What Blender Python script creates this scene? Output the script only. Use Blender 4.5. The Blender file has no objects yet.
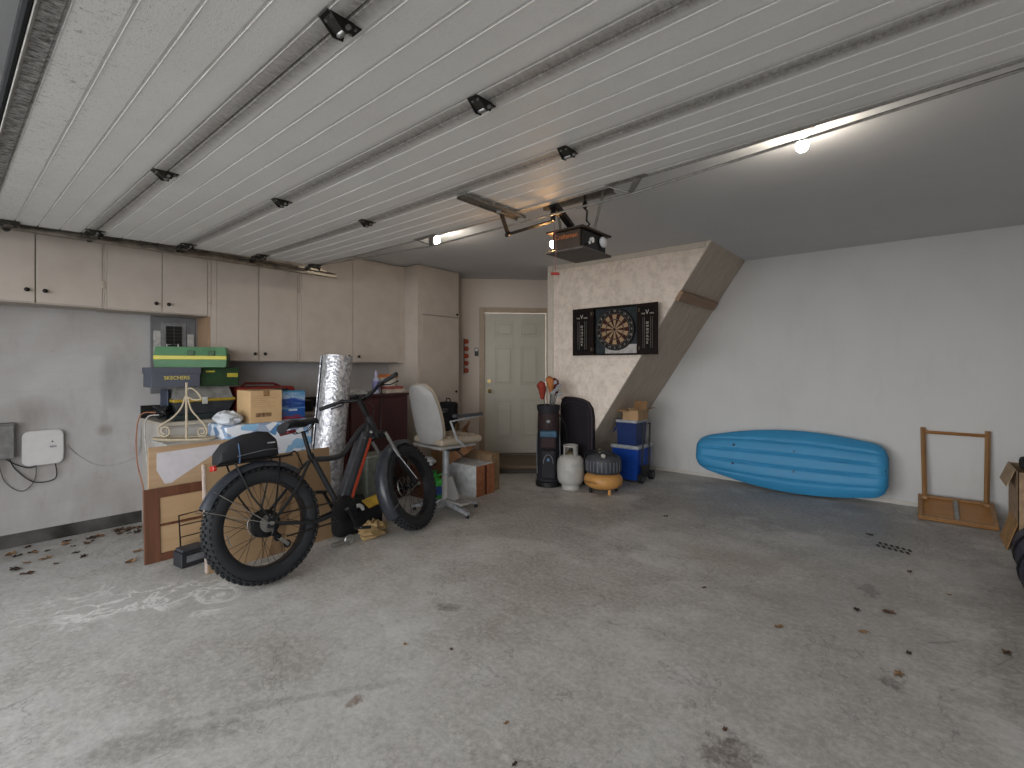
import bpy, bmesh, math, random
from mathutils import Vector, Matrix, Euler
random.seed(7)
PI = math.pi
SC = bpy.context.scene
COL = SC.collection

# ------------------------------------------------------------------ camera
cam_d = bpy.data.cameras.new('camera')
cam = bpy.data.objects.new('camera', cam_d)
COL.objects.link(cam)
cam_d.sensor_width = 36.0
cam_d.lens = 36.0 * 485.0 / 1024.0
cam_d.shift_y = -18.0 / 1024.0
cam_d.clip_start = 0.02
cam.location = (0, 0, 1.40)
cam.rotation_euler = (math.radians(90), 0, math.radians(40.07))
SC.camera = cam

# ------------------------------------------------------------------ world, daylight, exposure
w = bpy.data.worlds.new('overcast_sky')
SC.world = w
w.use_nodes = True
wn = w.node_tree
bg = wn.nodes['Background']
# bright hazy horizon, darker cloud overhead
tcw = wn.nodes.new('ShaderNodeTexCoord'); sxw = wn.nodes.new('ShaderNodeSeparateXYZ'); rw = wn.nodes.new('ShaderNodeValToRGB')
wn.links.new(tcw.outputs['Generated'], sxw.inputs[0]); wn.links.new(sxw.outputs['Z'], rw.inputs['Fac']); wn.links.new(rw.outputs['Color'], bg.inputs['Color'])
rw.color_ramp.elements[0].position = 0.10; rw.color_ramp.elements[0].color = (0.965, 0.98, 0.985, 1)
rw.color_ramp.elements[1].position = 0.60; rw.color_ramp.elements[1].color = (0.20, 0.215, 0.235, 1)
e_ = rw.color_ramp.elements.new(0.28); e_.color = (0.54, 0.56, 0.575, 1)
bg.inputs['Strength'].default_value = SKY = 7.4
# portal that only guides sampling of the sky through the open garage door
pl = bpy.data.lights.new('door_opening_portal', 'AREA')
pl.shape = 'RECTANGLE'; pl.size = 5.0; pl.size_y = 2.2
pl.cycles.is_portal = True
po = bpy.data.objects.new('door_opening_portal', pl); COL.objects.link(po)
po.location = (-2.0, -0.62, 1.1); po.rotation_euler = (math.radians(90), 0, 0)
BULB = 95.0
OPENER_BULB = 42.0
SC.view_settings.view_transform = 'Standard'
SC.view_settings.look = 'None'
SC.view_settings.gamma = 1.0
SC.view_settings.exposure = 0.0
SC.view_settings.use_curve_mapping = False

# ------------------------------------------------------------------ materials
def lin(c):
    return tuple((x / 12.92 if x <= 0.04045 else ((x + 0.055) / 1.055) ** 2.4) for x in c)

def hx(s):
    s = s.lstrip('#')
    return lin(tuple(int(s[i:i + 2], 16) / 255 for i in (0, 2, 4)))

MATS = {}
GAIN = 1.12
def gain(c): return tuple(min(0.8, x * GAIN) for x in c)
class NT:
    """small wrapper for building node trees"""
    def __init__(s, name):
        s.m = bpy.data.materials.new(name); s.m.use_nodes = True
        s.t = s.m.node_tree; s.n = s.t.nodes; s.l = s.t.links
        s.b = s.n['Principled BSDF']
        s.co = s.n.new('ShaderNodeTexCoord')
    def lk(s, a, b): s.l.new(a, b)
    def mapping(s, scale=(1, 1, 1), loc=(0, 0, 0), rot=(0, 0, 0)):
        n = s.n.new('ShaderNodeMapping')
        n.inputs['Scale'].default_value = scale
        n.inputs['Location'].default_value = loc
        n.inputs['Rotation'].default_value = rot
        s.lk(s.co.outputs['Object'], n.inputs['Vector']); return n.outputs['Vector']
    def noise(s, vec, scale, detail=4, rough=0.55, dist=0.0):
        n = s.n.new('ShaderNodeTexNoise')
        n.inputs['Scale'].default_value = scale; n.inputs['Detail'].default_value = detail
        n.inputs['Roughness'].default_value = rough; n.inputs['Distortion'].default_value = dist
        s.lk(vec, n.inputs['Vector']); return n.outputs['Fac']
    def ramp(s, fac, a, b, ca=(0, 0, 0), cb=(1, 1, 1)):
        n = s.n.new('ShaderNodeValToRGB')
        e = n.color_ramp.elements
        e[0].position = a; e[0].color = (*ca, 1); e[1].position = b; e[1].color = (*cb, 1)
        s.lk(fac, n.inputs['Fac']); return n.outputs['Color']
    def mix(s, fac, a, b, mode='MIX'):
        n = s.n.new('ShaderNodeMix'); n.data_type = 'RGBA'; n.blend_type = mode
        for sock, v in ((n.inputs[0], fac), (n.inputs[6], a), (n.inputs[7], b)):
            if isinstance(v, (int, float)): sock.default_value = v
            elif isinstance(v, tuple): sock.default_value = (*v, 1)
            else: s.lk(v, sock)
        return n.outputs[2]
    def math(s, op, a, b=0.0, clamp=False):
        n = s.n.new('ShaderNodeMath'); n.operation = op; n.use_clamp = clamp
        for sock, v in ((n.inputs[0], a), (n.inputs[1], b)):
            if isinstance(v, (int, float)): sock.default_value = v
            else: s.lk(v, sock)
        return n.outputs[0]
    def xyz(s, vec=None):
        n = s.n.new('ShaderNodeSeparateXYZ')
        s.lk(vec or s.co.outputs['Object'], n.inputs[0]); return n.outputs
    def bump(s, h, strength=0.3, dist=0.01):
        n = s.n.new('ShaderNodeBump')
        n.inputs['Strength'].default_value = strength; n.inputs['Distance'].default_value = dist
        s.lk(h, n.inputs['Height']); s.lk(n.outputs['Normal'], s.b.inputs['Normal'])
    def blob(s, cx, cy, rx, ry, ang=0.0, wob=None, amt=0.5):
        """soft-edged irregular stain mask on a horizontal surface, 1 inside"""
        x, y, z = s.xyz()
        c, sn = math.cos(ang), math.sin(ang)
        dx = s.math('SUBTRACT', x, cx); dy = s.math('SUBTRACT', y, cy)
        a = s.math('ADD', s.math('MULTIPLY', dx, c / rx), s.math('MULTIPLY', dy, sn / rx))
        b = s.math('ADD', s.math('MULTIPLY', dx, -sn / ry), s.math('MULTIPLY', dy, c / ry))
        d = s.math('SQRT', s.math('ADD', s.math('MULTIPLY', a, a), s.math('MULTIPLY', b, b)))
        if wob is not None:
            d = s.math('ADD', d, s.math('MULTIPLY', s.math('SUBTRACT', wob, 0.5), amt * 4))
        r = s.n.new('ShaderNodeMapRange'); r.interpolation_type = 'SMOOTHSTEP'
        r.inputs['From Min'].default_value = 1.25; r.inputs['From Max'].default_value = 0.55
        s.lk(d, r.inputs['Value']); return r.outputs[0]

def mat(name, c, rough=0.6, metal=0.0, var=0.12, scale=18.0, bump=0.0, stretch=(1, 1, 1), spec=0.4, c2=None, bscale=None, emit=0.0, emitc=None, alpha=None):
    if name in MATS: return MATS[name]
    if isinstance(c, str): c = hx(c)
    c = gain(c)
    t = NT(name)
    v = t.mapping(stretch)
    n = t.noise(v, scale, 5)
    if c2 is None: c2 = tuple(max(0.0, x * (1 - 3 * var)) for x in c)
    elif isinstance(c2, str): c2 = gain(hx(c2))
    col = t.ramp(n, 0.32, 0.62, c2, c)
    t.lk(col, t.b.inputs['Base Color'])
    rr = t.math('MULTIPLY_ADD', n, 0.25)
    t.n[-1].inputs[2].default_value = max(0.03, rough - 0.12)
    t.lk(rr, t.b.inputs['Roughness'])
    t.b.inputs['Metallic'].default_value = metal
    t.b.inputs['Specular IOR Level'].default_value = spec
    if bump > 0:
        nb = t.noise(v, bscale or scale * 2.5, 4)
        t.bump(nb, bump, 0.004)
    if emit > 0:
        t.b.inputs['Emission Color'].default_value = (*(emitc or c), 1)
        t.b.inputs['Emission Strength'].default_value = emit
    MATS[name] = t.m
    return t.m

def wood(name, c1, c2, axis=0, scale=3.0, rough=0.5):
    if name in MATS: return MATS[name]
    t = NT(name)
    st = [9.0, 9.0, 9.0]; st[axis] = 0.8
    v = t.mapping(tuple(st))
    n = t.noise(v, scale, 6, 0.6, 0.6)
    t.lk(t.ramp(n, 0.3, 0.68, gain(hx(c2)), gain(hx(c1))), t.b.inputs['Base Color'])
    t.b.inputs['Roughness'].default_value = rough
    t.bump(n, 0.15, 0.003)
    MATS[name] = t.m
    return t.m

# ------------------------------------------------------------------ mesh builder
class MB:
    def __init__(s): s.v = []; s.f = []; s.sm = []
    def add(s, vs, fs, smooth=False, M=None):
        o = len(s.v)
        for p in vs:
            p = Vector(p)
            s.v.append(tuple(M @ p) if M is not None else tuple(p))
        for f in fs: s.f.append(tuple(i + o for i in f)); s.sm.append(smooth)
        return s
    def frombm(s, bm, smooth=False, M=None):
        bm.verts.ensure_lookup_table(); bm.verts.index_update()
        s.add([v.co.copy() for v in bm.verts], [[v.index for v in f.verts] for f in bm.faces], smooth, M)
        bm.free(); return s
    def box(s, x0, x1, y0, y1, z0, z1, bev=0.0, M=None, seg=1):
        bm = bmesh.new()
        bmesh.ops.create_cube(bm, size=1.0)
        for v in bm.verts:
            v.co = Vector(((x0 + x1) / 2 + v.co.x * (x1 - x0), (y0 + y1) / 2 + v.co.y * (y1 - y0), (z0 + z1) / 2 + v.co.z * (z1 - z0)))
        if bev > 0:
            bmesh.ops.bevel(bm, geom=bm.edges[:], offset=bev, segments=seg, affect='EDGES', profile=0.5)
        return s.frombm(bm, False, M)
    def cbox(s, c, size, rot=(0, 0, 0), bev=0.0, seg=1, M=None):
        T = Matrix.Translation(c) @ Euler(rot).to_matrix().to_4x4()
        if M is not None: T = M @ T
        a, b, d = size[0] / 2, size[1] / 2, size[2] / 2
        return s.box(-a, a, -b, b, -d, d, bev, T, seg)
    def tube(s, pts, r, n=8, caps=True, M=None, smooth=True, closed=False, flat=None):
        pts = [Vector(p) for p in pts]
        N = len(pts)
        rs = r if isinstance(r, (list, tuple)) else [r] * N
        tans = []
        for i in range(N):
            if closed: t = pts[(i + 1) % N] - pts[i - 1]
            elif i == 0: t = pts[1] - pts[0]
            elif i == N - 1: t = pts[-1] - pts[-2]
            else: t = (pts[i + 1] - pts[i]).normalized() + (pts[i] - pts[i - 1]).normalized()
            if t.length < 1e-9: t = Vector((0, 0, 1))
            tans.append(t.normalized())
        up = Vector((0, 0, 1)) if abs(tans[0].z) < 0.9 else Vector((1, 0, 0))
        u = tans[0].cross(up).normalized()
        vs = []
        for i in range(N):
            if i > 0:
                u = u - tans[i] * u.dot(tans[i])
                if u.length < 1e-6: u = tans[i].orthogonal()
                u.normalize()
            wv = tans[i].cross(u).normalized()
            for k in range(n):
                a = 2 * PI * k / n
                vs.append(pts[i] + u * (math.cos(a) * rs[i]) + wv * (math.sin(a) * rs[i] * (flat or 1)))
        fs = []
        for i in range(N if closed else N - 1):
            j = (i + 1) % N
            for k in range(n):
                k2 = (k + 1) % n
                fs.append((i * n + k, i * n + k2, j * n + k2, j * n + k))
        if caps and not closed:
            fs.append(tuple(reversed(range(n)))); fs.append(tuple((N - 1) * n + k for k in range(n)))
        return s.add(vs, fs, smooth, M)
    def cyl(s, p0, p1, r, n=16, r2=None, M=None, smooth=True):
        return s.tube([p0, p1], [r, r if r2 is None else r2], n, True, M, smooth)
    def lathe(s, prof, n=24, M=None, smooth=True):
        """prof: (radius, z) from bottom to top, axis z"""
        vs = []; fs = []; idx = []
        for r, z in prof:
            if r <= 1e-6:
                idx.append([len(vs)] * n); vs.append((0, 0, z)); continue
            idx.append(list(range(len(vs), len(vs) + n)))
            for k in range(n):
                a = 2 * PI * k / n
                vs.append((r * math.cos(a), r * math.sin(a), z))
        for i in range(len(prof) - 1):
            for k in range(n):
                k2 = (k + 1) % n
                q = []
                for t_i in (idx[i][k], idx[i][k2], idx[i + 1][k2], idx[i + 1][k]):
                    if t_i not in q: q.append(t_i)
                if len(q) > 2: fs.append(tuple(q))
        if prof[0][0] > 1e-6: fs.append(tuple(reversed(idx[0])))
        if prof[-1][0] > 1e-6: fs.append(tuple(idx[-1]))
        return s.add(vs, fs, smooth, M)
    def prism(s, pts, vec, M=None, smooth=False):
        pts = [Vector(p) for p in pts]; vec = Vector(vec); n = len(pts)
        vs = pts + [p + vec for p in pts]
        fs = [tuple(range(n)), tuple(reversed(range(n, 2 * n)))]
        for i in range(n):
            j = (i + 1) % n
            fs.append((j, i, i + n, j + n))
        return s.add(vs, fs, smooth, M)
    def ball(s, c, r, nu=16, nv=10, M=None):
        if not isinstance(r, (tuple, list)): r = (r, r, r)
        vs = [(c[0], c[1], c[2] + r[2])]; fs = []
        for i in range(1, nv):
            th = PI * i / nv
            for k in range(nu):
                a = 2 * PI * k / nu
                vs.append((c[0] + r[0] * math.sin(th) * math.cos(a), c[1] + r[1] * math.sin(th) * math.sin(a), c[2] + r[2] * math.cos(th)))
        vs.append((c[0], c[1], c[2] - r[2])); last = len(vs) - 1
        for k in range(nu):
            k2 = (k + 1) % nu
            fs.append((0, 1 + k, 1 + k2)); fs.append((last, 1 + (nv - 2) * nu + k2, 1 + (nv - 2) * nu + k))
            for i in range(nv - 2):
                fs.append((1 + i * nu + k, 1 + (i + 1) * nu + k, 1 + (i + 1) * nu + k2, 1 + i * nu + k2))
        return s.add(vs, fs, True, M)
    def build(s, name, m, parent=None, loc=None, rot=None):
        me = bpy.data.meshes.new(name)
        me.from_pydata(s.v, [], s.f)
        bm = bmesh.new(); bm.from_mesh(me)
        bmesh.ops.recalc_face_normals(bm, faces=bm.faces)
        bm.to_mesh(me); bm.free()
        # smooth flags: decide from face list only if counts survived
        if len(me.polygons) == len(s.sm):
            for p, f in zip(me.polygons, s.sm): p.use_smooth = f
        else:
            sm = sum(s.sm) > len(s.sm) / 2
            for p in me.polygons: p.use_smooth = sm
        if any(p.use_smooth for p in me.polygons):
            for e in me.edges: pass
            me.set_sharp_from_angle(angle=math.radians(42))
        me.materials.append(m)
        o = bpy.data.objects.new(name, me); COL.objects.link(o)
        if parent is not None: o.parent = parent
        if loc is not None: o.location = loc
        if rot is not None: o.rotation_euler = rot
        return o

def tag(o, label, cat, group=None, kind=None):
    if label: o['label'] = label
    if cat: o['category'] = cat
    if group: o['group'] = group
    if kind: o['kind'] = kind
    return o

def thing(name, label, cat, loc=(0, 0, 0), rotz=0.0, group=None, rot=None):
    o = bpy.data.objects.new(name, None); COL.objects.link(o)
    o.empty_display_size = 0.1
    o.location = loc
    o.rotation_euler = rot if rot else (0, 0, rotz)
    return tag(o, label, cat, group)

def struct(name, mb, m, parent=None):
    o = mb.build(name, m, parent)
    if parent is None: o['kind'] = 'structure'
    return o

def text(name, s, size, m, parent, M, ext=0.0008, sx=1.0):
    """lettering as real thin mesh; M places the text plane (x right, y up, z out)"""
    cu = bpy.data.curves.new('t', 'FONT'); cu.body = s; cu.size = size; cu.extrude = ext
    cu.align_x = 'CENTER'; cu.align_y = 'CENTER'; cu.resolution_u = 3
    o = bpy.data.objects.new('t', cu); COL.objects.link(o)
    dg = bpy.context.evaluated_depsgraph_get(); dg.update()
    me = bpy.data.meshes.new_from_object(o.evaluated_get(dg))
    COL.objects.unlink(o); bpy.data.objects.remove(o)
    me.transform(M @ Matrix.Diagonal((sx, 1, 1, 1)))
    me.materials.clear(); me.materials.append(m)
    r = bpy.data.objects.new(name, me); COL.objects.link(r)
    if parent is not None: r.parent = parent
    return r

def frame(o, xdir, ydir):
    """matrix with origin o and x, y axes given"""
    x = Vector(xdir).normalized(); y = Vector(ydir); y = (y - x * y.dot(x)).normalized(); z = x.cross(y)
    M = Matrix((x, y, z)).transposed().to_4x4(); M.translation = Vector(o); return M

def copy_tree(o, parent=None):
    c = o.copy(); COL.objects.link(c)
    if parent is not None: c.parent = parent
    for ch in list(o.children): copy_tree(ch, c)
    return c

# ------------------------------------------------------------------ shared materials
black_plastic = mat('black_plastic', '#141416', 0.45, var=0.1)
black_metal = mat('black_metal', '#1b1b1d', 0.35, 0.5)
rubber = mat('tyre_rubber', '#1d1f22', 0.75, var=0.1)
steel = mat('steel', '#9a9a98', 0.35, 0.9)
galv = mat('galvanised_steel', '#8f8c86', 0.45, 0.75, scale=30)
dark_iron = mat('dark_iron', '#2e2a27', 0.5, 0.5)
cream = mat('cabinet_paint', '#a89e95', 0.6, var=0.02, scale=5, c2='#a1978d')
white_plastic = mat('white_plastic', '#c4c4c2', 0.5, var=0.03)
card = mat('cardboard', '#a58663', 0.85, var=0.05, scale=7)
card_dark = mat('cardboard_dark', '#8b6a49', 0.85, var=0.06, scale=7)
black_fabric = mat('black_fabric', '#131316', 0.9, var=0.15, bump=0.3, scale=60)

# ------------------------------------------------------------------ room constants
XL, YB, ZC = -5.34, 6.275, 2.667     # left wall, rear wall, ceiling
YD = 5.03                            # face of the stair enclosure with the dartboard
XR, YF = 1.25, -0.62

# floor -------------------------------------------------------------
def floor_mat():
    t = NT('concrete_floor')
    v = t.mapping((1, 1, 1))
    n1 = t.noise(v, 1.1, 6, 0.6, 0.3)
    n2 = t.noise(v, 6.0, 8, 0.65)
    n3 = t.noise(v, 34.0, 9, 0.82)
    n4 = t.noise(t.mapping((1.0, 6.0, 1), rot=(0, 0, 0.5)), 3.0, 6, 0.7, 1.0)
    base = t.ramp(n1, 0.36, 0.64, hx('#a8a49e'), hx('#c4c2bf'))
    base = t.mix(t.ramp(n2, 0.35, 0.7), base, t.mix(0.42, base, hx('#7d7368')))
    sp = t.ramp(n3, 0.47, 0.60)
    base = t.mix(t.math('MULTIPLY', sp, 0.40), base, hx('#d6d4d0'))
    dk = t.ramp(n3, 0.34, 0.45, (1, 1, 1), (0, 0, 0))
    base = t.mix(t.math('MULTIPLY', dk, 0.42), base, hx('#65615b'))
    sc = t.ramp(n4, 0.60, 0.72)
    base = t.mix(t.math('MULTIPLY', sc, 0.25), base, hx('#c4beb4'))
    # trowel swirls: fine curved strokes
    wv = t.n.new('ShaderNodeTexWave'); wv.wave_type = 'RINGS'; wv.inputs['Scale'].default_value = 2.6
    wv.inputs['Distortion'].default_value = 9.0; wv.inputs['Detail'].default_value = 5; wv.inputs['Detail Scale'].default_value = 1.4
    t.lk(t.mapping((1, 1, 1), (2.4, -3.0, 0)), wv.inputs['Vector'])
    st = t.ramp(wv.outputs['Fac'], 0.80, 0.98)
    base = t.mix(t.math('MULTIPLY', t.math('MULTIPLY', st, sp), 0.45), base, hx('#c9c4bb'))
    # worn stains where cars and leaks have marked the slab
    wob = t.noise(v, 2.2, 8, 0.7)
    wob2 = t.noise(v, 16.0, 8, 0.7)
    def st_(cx, cy, rx, ry, ang, colr, k, amt=0.5):
        nonlocal base
        w_ = wob2 if max(rx, ry) < 0.2 else wob
        base = t.mix(t.math('MULTIPLY', t.math('MULTIPLY', t.blob(cx, cy, rx, ry, ang, w_, amt), t.math('ADD', t.math('MULTIPLY', t.ramp(n3, 0.40, 0.58), -0.5), 1.0)), k), base, hx(colr))
    st_(-1.0, 5.3, 1.9, 0.75, 0.1, '#757273', 0.65, 0.8)
    st_(-1.9, 4.45, 1.0, 0.55, 0.3, '#8a837c', 0.45, 0.9)
    st_(-0.2, 4.3, 0.75, 1.4, 0.1, '#96918b', 0.4, 0.8)
    st_(-0.45, 3.1, 0.75, 1.0, 0.3, '#8f8a84', 0.4, 0.9)
    st_(0.55, 3.2, 0.35, 1.3, 0.1, '#75716b', 0.5, 0.9)
    st_(-0.53, 1.84, 0.11, 0.08, 0.6, '#5b5048', 0.8, 1.1)
    st_(-2.20, 0.48, 0.30, 0.085, 1.05, '#85827c', 0.8, 0.9)
    st_(-2.02, 0.95, 0.55, 0.03, 0.98, '#8b8882', 0.6, 0.9)
    st_(-1.7, 2.7, 0.9, 0.5, 0.8, '#85796d', 0.4, 0.9)
    st_(-2.8, 3.6, 0.9, 0.8, 0.2, '#7c7670', 0.6, 0.8)
    st_(-0.92, 3.75, 0.5, 0.3, 0.2, '#a39583', 0.4, 0.9)
    st_(-2.09, 1.92, 0.085, 0.045, 0.5, '#6f6b63', 0.8, 0.9)
    st_(-0.25, 3.75, 0.06, 0.10, 0.3, '#6a6965', 0.7, 0.9)
    st_(-0.10, 2.71, 0.035, 0.055, 0.6, '#605f58', 0.85, 0.8)
    st_(-1.81, 1.13, 0.030, 0.045, 0.4, '#755d48', 0.8, 1.0)
    st_(-4.0, 1.3, 0.9, 0.4, 0.2, '#77736f', 0.35, 0.6)
    # white mineral streaks (dried drips) near the left side
    th = t.noise(t.mapping((1, 1, 1)), 3.4, 5, 0.6, 1.5)
    line = t.ramp(t.math('ABSOLUTE', t.math('SUBTRACT', th, 0.5)), 0.0, 0.045, (1, 1, 1), (0, 0, 0))
    reg = t.blob(-3.55, 0.80, 0.62, 0.26, 0.9, wob, 0.7)
    base = t.mix(t.math('MULTIPLY', t.math('MULTIPLY', line, reg), 0.95), base, hx('#f0eeea'))
    base = t.mix(t.math('MULTIPLY', reg, 0.22), base, hx('#cac8c4'))
    # hairline cracks
    th2 = t.noise(t.mapping((1, 1, 1), (5, 3, 0)), 0.8, 7, 0.6, 0.8)
    cr = t.ramp(t.math('ABSOLUTE', t.math('SUBTRACT', th2, 0.5)), 0.0, 0.0035, (1, 1, 1), (0, 0, 0))
    base = t.mix(t.math('MULTIPLY', cr, 0.35), base, hx('#3f3a36'))
    t.lk(base, t.b.inputs['Base Color'])
    t.lk(t.ramp(n1, 0.3, 0.7, (0.42,) * 3, (0.62,) * 3), t.b.inputs['Roughness'])
    t.b.inputs['Specular IOR Level'].default_value = 0.3
    t.bump(n3, 0.25, 0.004)
    return t.m
struct('floor', MB().box(XL - 0.2, XR + 0.2, YF, YB + 0.7, -0.15, 0.0), floor_mat())
struct('trim_1', MB().box(XL - 4, XR + 4, YF - 12, YF - 0.001, -0.17, -0.02), mat('driveway_asphalt', '#8c8b88', 0.9, scale=8))

# walls -------------------------------------------------------------
def wall_mat(name, c, stain, dirt_z=0.0, lines=False, mott=0.3):
    t = NT(name)
    v = t.mapping((1, 1, 1))
    n1 = t.noise(v, 1.3, 5, 0.6, 0.4)
    n2 = t.noise(t.mapping((3.0, 3.0, 0.9)), 2.0, 6, 0.65)
    n3 = t.noise(v, 26.0, 5, 0.7)
    base = t.mix(t.math('MULTIPLY', t.ramp(n1, 0.4, 0.72), mott), hx(c), hx(stain))
    base = t.mix(t.math('MULTIPLY', t.ramp(n2, 0.56, 0.74), mott * 0.8), base, hx(stain))
    base = t.mix(t.math('MULTIPLY', t.ramp(n3, 0.66, 0.74), mott * 1.2), base, hx('#5d564e'))
    if dirt_z > 0:
        x, y, z = t.xyz()
        m = t.n.new('ShaderNodeMapRange'); m.inputs['From Min'].default_value = dirt_z; m.inputs['From Max'].default_value = 0.1
        t.lk(z, m.inputs['Value'])
        d = t.math('MULTIPLY', m.outputs[0], t.ramp(n2, 0.3, 0.65))
        base = t.mix(t.math('MULTIPLY', d, 0.35), base, hx(stain))
    if name == 'stair_wall_paint':
        base = t.mix(t.math('MULTIPLY', t.ramp(t.noise(v, 14.0, 6, 0.7), 0.44, 0.60), 0.35), base, hx('#a99b8e'))
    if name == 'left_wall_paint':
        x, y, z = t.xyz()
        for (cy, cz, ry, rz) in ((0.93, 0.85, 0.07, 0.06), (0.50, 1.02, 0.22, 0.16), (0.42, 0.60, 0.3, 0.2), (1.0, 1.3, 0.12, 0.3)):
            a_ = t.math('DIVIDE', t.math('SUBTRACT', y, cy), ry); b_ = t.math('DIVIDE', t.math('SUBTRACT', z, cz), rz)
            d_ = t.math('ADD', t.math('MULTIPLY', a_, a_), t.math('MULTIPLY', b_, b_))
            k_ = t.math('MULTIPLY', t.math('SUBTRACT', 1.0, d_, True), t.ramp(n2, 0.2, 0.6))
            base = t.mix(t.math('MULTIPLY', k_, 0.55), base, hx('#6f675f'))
    if lines:
        x, y, z = t.xyz()
        fr = t.math('FRACT', t.math('DIVIDE', z, 0.15))
        ln = t.ramp(fr, 0.0, 0.03, (1, 1, 1), (0, 0, 0))
        base = t.mix(t.math('MULTIPLY', ln, 0.12), base, hx('#5d564e'))
    t.lk(base, t.b.inputs['Base Color'])
    t.b.inputs['Roughness'].default_value = 0.8
    t.b.inputs['Specular IOR Level'].default_value = 0.15
    t.bump(n3, 0.12, 0.004)
    return t.m
wm_left = wall_mat('left_wall_paint', '#aaa8a8', '#837b74', 1.2, True, 0.5)
wm_back = wall_mat('rear_wall_paint', '#cccbca', '#aaa6a3', 0.6, False, 0.16)
wm_osb = wall_mat('stair_wall_paint', '#e2d6cb', '#c6bab0', 0, False, 0.5)
wm_door = wall_mat('entry_wall_paint', '#cabfb6', '#b0a59a', 0, False, 0.2)
wm_ceil = wall_mat('ceiling_paint', '#cfcfd0', '#bbb9b8', 0, False, 0.18)
conc = mat('curb_concrete', '#4e4b48', 0.9, scale=4, var=0.26, bump=0.5)
white_trim = mat('white_trim', '#b9b2a8', 0.5, var=0.03)
beige_trim = mat('beige_trim', '#9c8b78', 0.5, var=0.04)

T = 0.12
wl = MB().box(XL - T, XL, YF, 4.66, 0.108, ZC)
struct('wall_left', wl, wm_left)
struct('baseboard_left', MB().box(XL - T, XL - 0.012, YF, 4.66, 0.0, 0.108), conc)
struct('wall_back', MB().box(-4.0, XR + T, YB, YB + T, 0.0, ZC), wm_back)
struct('baseboard_back', MB().box(-3.35, XR, YB - 0.012, YB, 0.012, 0.04, 0.002), white_trim)
struct('wall_right', MB().box(XR, XR + T, YF, YB, 0.0, ZC), wm_back)
struct('ceiling', MB().box(XL - T, XR + T, YF, 6.6, ZC, ZC + 0.1), wm_ceil)
wf = MB()
wf.box(XL - T, -4.5, YF - T, YF, 0, ZC); wf.box(0.5, XR + T, YF - T, YF, 0, ZC); wf.box(-4.5, 0.5, YF - T, YF, 2.30, ZC)
struct('wall_front', wf, wm_left)

# diagonal wall with entry door: local x along the wall, local -y into the room
S2 = math.sqrt(0.5)
dw = MB()
LW = 2.60   # from (XL,4.66) along (1,1)/sqrt2
MD = Matrix.Translation((XL, 4.66, 0)) @ Matrix.Rotation(PI / 4, 4, 'Z')
dx0, dx1, dz0, dz1 = 0.689, 1.594, 0.125, 2.175
dw.box(0, dx0 - 0.01, 0, T, 0, ZC, M=MD); dw.box(dx1 + 0.01, LW, 0, T, 0, ZC, M=MD)
dw.box(dx0 - 0.01, dx1 + 0.01, 0, T, dz1 + 0.01, ZC, M=MD); dw.box(dx0 - 0.01, dx1 + 0.01, 0, T, 0, dz0 - 0.02, M=MD)
struct('wall_entry', dw, wm_door)

# entry door (structure) with six raised panels
door_m = mat('entry_door_paint', '#aeaa9e', 0.45, var=0.02, scale=3, c2='#a8a498')
dr = MB()
def panel_door(mb, x0, x1, z0, z1, y, panels, M):
    # slab with recessed panel mouldings built as rings
    mb.box(x0, x1, y, y + 0.035, z0, z1, 0.002, M)
    for (a, b, c, d) in panels:
        mb.box(a, b, y - 0.008, y + 0.001, c, c + 0.012, 0.002, M); mb.box(a, b, y - 0.008, y + 0.001, d - 0.012, d, 0.002, M)
        mb.box(a, a + 0.012, y - 0.008, y + 0.001, c, d, 0.002, M); mb.box(b - 0.012, b, y - 0.008, y + 0.001, c, d, 0.002, M)
        mb.box(a + 0.035, b - 0.035, y - 0.013, y + 0.001, c + 0.035, d - 0.035, 0.011, M)
W_ = dx1 - dx0
pa = []
for (a, b) in ((dx0 + 0.15, dx0 + 0.42), (dx0 + 0.53, dx0 + 0.80)):
    pa += [(a, b, dz0 + 0.22, dz0 + 0.80), (a, b, dz0 + 1.0, dz0 + 1.57), (a, b, dz0 + 1.70, dz0 + 1.92)]
panel_door(dr, dx0, dx1, dz0, dz1, 0.02, pa, MD)
door_o = struct('door_1', dr, door_m)
br = mat('brass', '#b59f72', 0.25, 0.9)
kb = MB()
kb.tube([(dx0 + 0.07, 0.02, 1.035), (dx0 + 0.07, -0.035, 1.035)], 0.012, M=MD)
kb.ball((dx0 + 0.07, -0.055, 1.035), (0.027, 0.025, 0.027), M=MD)
kb.cyl((dx0 + 0.07, 0.02, 1.035), (dx0 + 0.07, 0.008, 1.035), 0.033, M=MD)
kb.build('door_knob', br, door_o)
MB().cyl((dx0 + 0.07, 0.02, 1.18), (dx0 + 0.07, -0.005, 1.18), 0.03, M=MD).build('deadbolt', br, door_o)
fr = MB()
fr.box(dx0 - 0.075, dx0, -0.018, 0.01, 0.11, dz1 + 0.075, 0.004, MD)
fr.box(dx1, dx1 + 0.075, -0.018, 0.01, 0.11, dz1 + 0.075, 0.004, MD)
fr.box(dx0, dx1, -0.018, 0.01, dz1, dz1 + 0.075, 0.004, MD)
struct('trim_2', fr, beige_trim)
struct('trim_3', MB().box(dx0 - 0.05, dx1 + 0.05, -0.05, 0.06, 0.085, dz0, 0.006, MD), mat('sill_metal', '#6f675c', 0.4, 0.4))
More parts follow.
